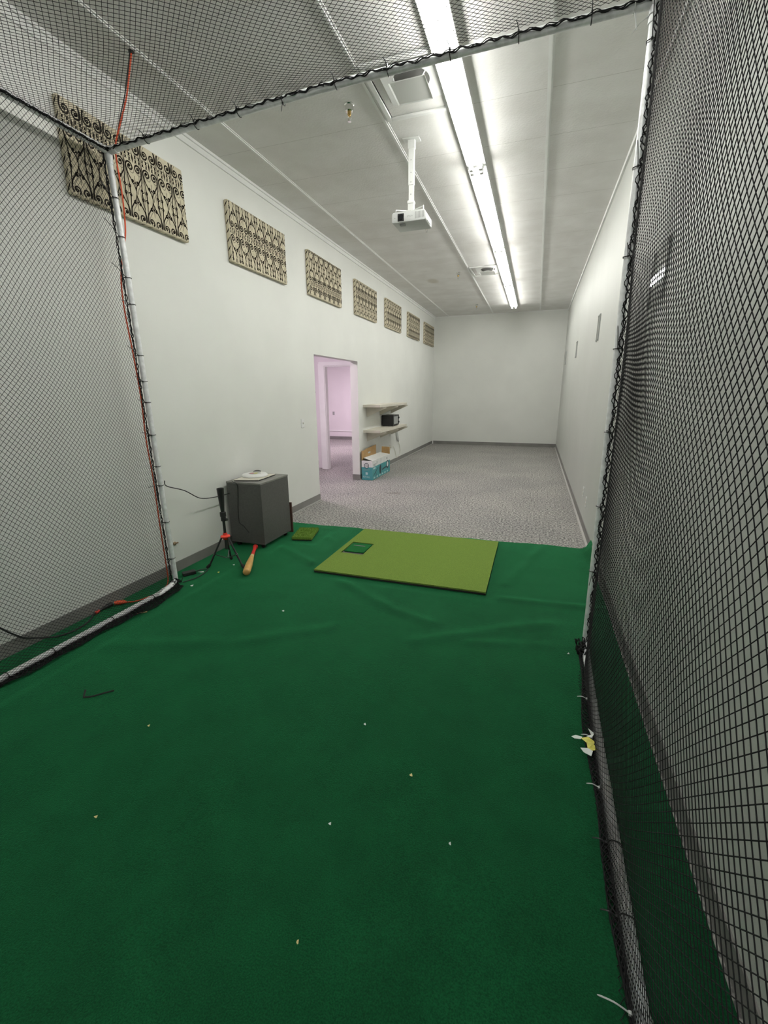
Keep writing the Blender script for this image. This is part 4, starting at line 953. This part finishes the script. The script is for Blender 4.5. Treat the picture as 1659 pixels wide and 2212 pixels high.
# loose hem of gathered net lying on the turf along both rails
def hem(fx, sgn, seed):
    n = int((2.56 - YC) / NA); rows = 17
    def fn(I, J):
        y = YC + (2.56 - YC) * I / n; t = J / rows
        x = np.array([fx(q) for q in y.ravel()]).reshape(y.shape)
        wd_ = 0.052 + 0.016 * np.sin(y * 3.1 + seed) + 0.012 * np.sin(y * 8.3 + seed * 2)
        wd_ = wd_ * (1.35 if sgn > 0 else 0.62)
        fold = 0.5 - 0.5 * np.cos(3 * PI * t + 0.5 * np.sin(y * 11 + seed))
        z = 0.019 + 0.010 * t + 0.006 * np.sin(y * 23 + 9 * t + seed) + 0.004
        return np.stack([x + sgn * (0.012 + wd_ * fold), y + 0.006 * np.sin(9 * t + y * 15), np.maximum(z, 0.0155)], -1)
    addnet('loose_hem', net_mesh('loose_hem', fn, n, rows, r=0.0017))
hem(railL, 1, 1.0); hem(railR, -1, 2.3)
# heaps of gathered net at the two front feet
def heap(c, seed, n=26, sx=0.05, sy=0.07, h=0.07):
    q = random.Random(seed); m = MB()
    for k in range(n):
        P = []; x, y, z = (c[0] + q.uniform(-sx, sx), c[1] + q.uniform(-sy, sy), 0.02)
        for s in range(7):
            P.append((x, y, z)); x += q.uniform(-0.011, 0.011); y += q.uniform(-0.018, 0.018); z = min(max(0.018, z + q.uniform(-0.02, 0.03)), h)
        m.tube(spline(P, 3), 0.0035, 5)
    part('gathered_corner', m, M['net'], nt_)
heap((PLb.x + 0.03, 2.565), 21, 26, 0.022, 0.035, 0.06); heap((PRb.x - 0.032, 2.55), 22, 50, 0.010, 0.055, 0.075)

# zip ties: a loop round the pipe with a loose tail
def ziptie(c, axis, tail, L, m=None, rr=PR + 0.002):
    c = Vector(c); axis = Vector(axis).normalized(); tail = Vector(tail).normalized()
    u = (tail - axis * axis.dot(tail)).normalized(); w_ = axis.cross(u)
    ring = [c + (u * math.cos(2 * PI * k / 14) + w_ * math.sin(2 * PI * k / 14)) * (rr + (0.005 if abs(k - 0) < 3 or k > 11 else 0)) for k in range(14)]
    mb = MB().tube(ring, 0.0024, 5, closed=True)
    s = c + u * (rr + 0.006)
    mb.tube(spline([s, s + tail * L * 0.5 + Vector((0, 0, 0.004)), s + tail * L + Vector((0, 0, -0.006))], 4), [0.0022] * 8 + [0.0012], 5)
    mb.box(s.x - 0.004, s.x + 0.004, s.y - 0.004, s.y + 0.004, s.z - 0.004, s.z + 0.004)
    part('zip_tie', mb, m or M['tie'], nt_)
rz = random.Random(5)
for z in (2.78, 2.55, 2.30, 2.13, 1.79, 1.61, 1.46, 1.22, 0.98, 0.83, 0.53, 0.22):
    k = z / 3.05; ziptie(PLb.lerp(PLt, k), (0, 0, 1), (0.35, -0.93, 0.25 + rz.uniform(-0.2, 0.2)), 0.09 + rz.uniform(0, 0.09))
for z in (2.98, 2.51, 2.14, 1.72, 1.30, 0.89, 0.5):
    k = z / 3.12; ziptie(PRb.lerp(PRt, k), (0, 0, 1), (-0.18, -0.95, 0.12 + rz.uniform(-0.1, 0.25)), 0.16 + rz.uniform(0, 0.10))
for x in (-2.43, -2.05, -1.75, -1.46, -1.14, -0.85, -0.53, -0.21, 0.10):
    k = (x - PLt.x) / (PRt.x - PLt.x); p = PLt.lerp(PRt, k) + Vector((0, 0, 0.036 * min(k, 1 - k)))
    ziptie(p, (1, 0, 0.03), (0.12 + rz.uniform(-0.2, 0.2), -0.45, -0.8) if x > -1.5 and x < -1.3 else (rz.uniform(-0.2, 0.2), -0.9, 0.3), 0.05)
ziptie((0.27, 2.625, 3.135), (1, 0, 0.03), (0.2, -0.25, -0.95), 0.075, M['tiew'])
ziptie(PRb.lerp(PRt, 0.985), (0, 0, 1), (-0.8, 0.0, -0.6), 0.07, M['tiew'])
for y in (2.09, 1.82, 1.55, 1.32, 1.09, 0.87):
    white = y in (1.82, 1.55, 0.87, 2.09)
    ziptie((railR(y), y, 0.034), (0, 1, 0), (-0.95, 0.15, 0.1), 0.045 if y > 1 else 0.075, M['tiew'] if white else M['tie'])
for y in (2.3, 1.95, 1.55, 1.3): ziptie((railL(y), y, 0.034), (0, 1, 0), (0.9, 0.2, 0.1), 0.05)

# ------------------------------------------------------------------ cords at the left corner
oc = thing('extension_cord', (-2.72, 2.60, 0.012), 'orange extension cord hanging from the ceiling and running down the left cage post', 'cord')
part('cable', MB().tube(spline([(-2.534, 2.677, H - 0.012), (-2.545, 2.668, 3.50), (-2.60, 2.66, 3.34), (-2.66, 2.64, 3.20), (-2.715, 2.632, 3.09), (-2.726, 2.632, 3.0), (-2.722, 2.634, 2.8), (-2.752, 2.646, 2.6), (-2.786, 2.628, 2.46), (-2.792, 2.590, 2.3), (-2.772, 2.560, 2.1), (-2.755, 2.562, 1.8), (-2.748, 2.566, 1.5), (-2.752, 2.560, 1.2),
      (-2.742, 2.562, 0.9), (-2.738, 2.556, 0.5), (-2.734, 2.556, 0.2), (-2.725, 2.54, 0.05), (-2.70, 2.45, 0.022), (-2.705, 2.33, 0.020), (-2.74, 2.24, 0.020), (-2.79, 2.20, 0.022)], 6), 0.0048, 8), M['orange'], oc, smooth=60)
part('connector', MB().tube([(-2.79, 2.20, 0.024), (-2.81, 2.19, 0.026), (-2.835, 2.165, 0.028), (-2.85, 2.150, 0.028)], [0.008, 0.016, 0.017, 0.015], 10), M['orange'], oc, smooth=40)
part('ceiling_hook', MB().box(-2.546, -2.522, 2.665, 2.689, H - 0.016, H), M['black'], oc, bevel=0.002)
bc = thing('power_lead', (-2.86, 2.0, 0.012), 'black power lead with a red end plugged into the orange cord behind the net', 'cord')
part('plug', MB().tube([(-2.860, 2.136, 0.028), (-2.863, 2.11, 0.027), (-2.866, 2.06, 0.022)], [0.015, 0.015, 0.007], 10), M['black'], bc, smooth=40)
part('cable', MB().tube(spline([(-2.866, 2.06, 0.022), (-2.858, 1.99, 0.020), (-2.80, 1.90, 0.018), (-2.78, 1.80, 0.018), (-2.81, 1.70, 0.02), (-2.862, 1.62, 0.045), (-2.872, 1.55, 0.085), (-2.876, 1.49, 0.15), (-2.878, 1.42, 0.24), (-2.88, 1.30, 0.36)], 6), 0.0055, 8), M['black'], bc, smooth=60)
part('red_end', MB().tube([(-2.864, 2.035, 0.022), (-2.86, 2.005, 0.021)], 0.0105, 10), M['red'], bc, smooth=40)
single('cable', MB().tube(spline([(-2.556, 2.690, H - 0.004), (-2.615, 2.674, 3.38), (-2.688, 2.66, 3.22), (-2.738, 2.65, 3.085)], 8), 0.0032, 6), M['black'], 'thin black cable hanging beside the orange cord above the roof net', 'cable', smooth=60)

# ------------------------------------------------------------------ world, camera, view
wd = bpy.data.worlds.new('room_dark'); sc.world = wd; wd.use_nodes = True
wd.node_tree.nodes['Background'].inputs[0].default_value = (0.02, 0.02, 0.02, 1)
cam = bpy.data.cameras.new('camera'); co = bpy.data.objects.new('camera', cam); COL.objects.link(co)
Rm = [[0.9475347805041139, 0.31958837924227007, -0.006411519969514564], [-0.07889393284052977, 0.25325260843296493, 0.9641778174604793], [-0.3097637601398436, 0.9130861866084704, -0.26517923887217715]]
r_, u_, f_ = Rm
co.matrix_world = Matrix(((r_[0], u_[0], -f_[0], 0), (r_[1], u_[1], -f_[1], 0), (r_[2], u_[2], -f_[2], EYE), (0, 0, 0, 1)))
cam.sensor_fit = 'HORIZONTAL'; cam.sensor_width = 36; cam.lens = 942.507 / 1659 * 36; cam.clip_start = 0.02; cam.clip_end = 60
sc.camera = co
sc.view_settings.view_transform = 'Standard'; sc.view_settings.look = 'None'; sc.view_settings.gamma = 1.0
sc.view_settings.exposure = 0.87; sc.view_settings.use_curve_mapping = False
sc.cycles.diffuse_bounces = 4; sc.cycles.glossy_bounces = 3; sc.cycles.max_bounces = 7; sc.cycles.sample_clamp_indirect = 4
sc.cycles.use_light_tree = True; sc.cycles.adaptive_threshold = 0.03
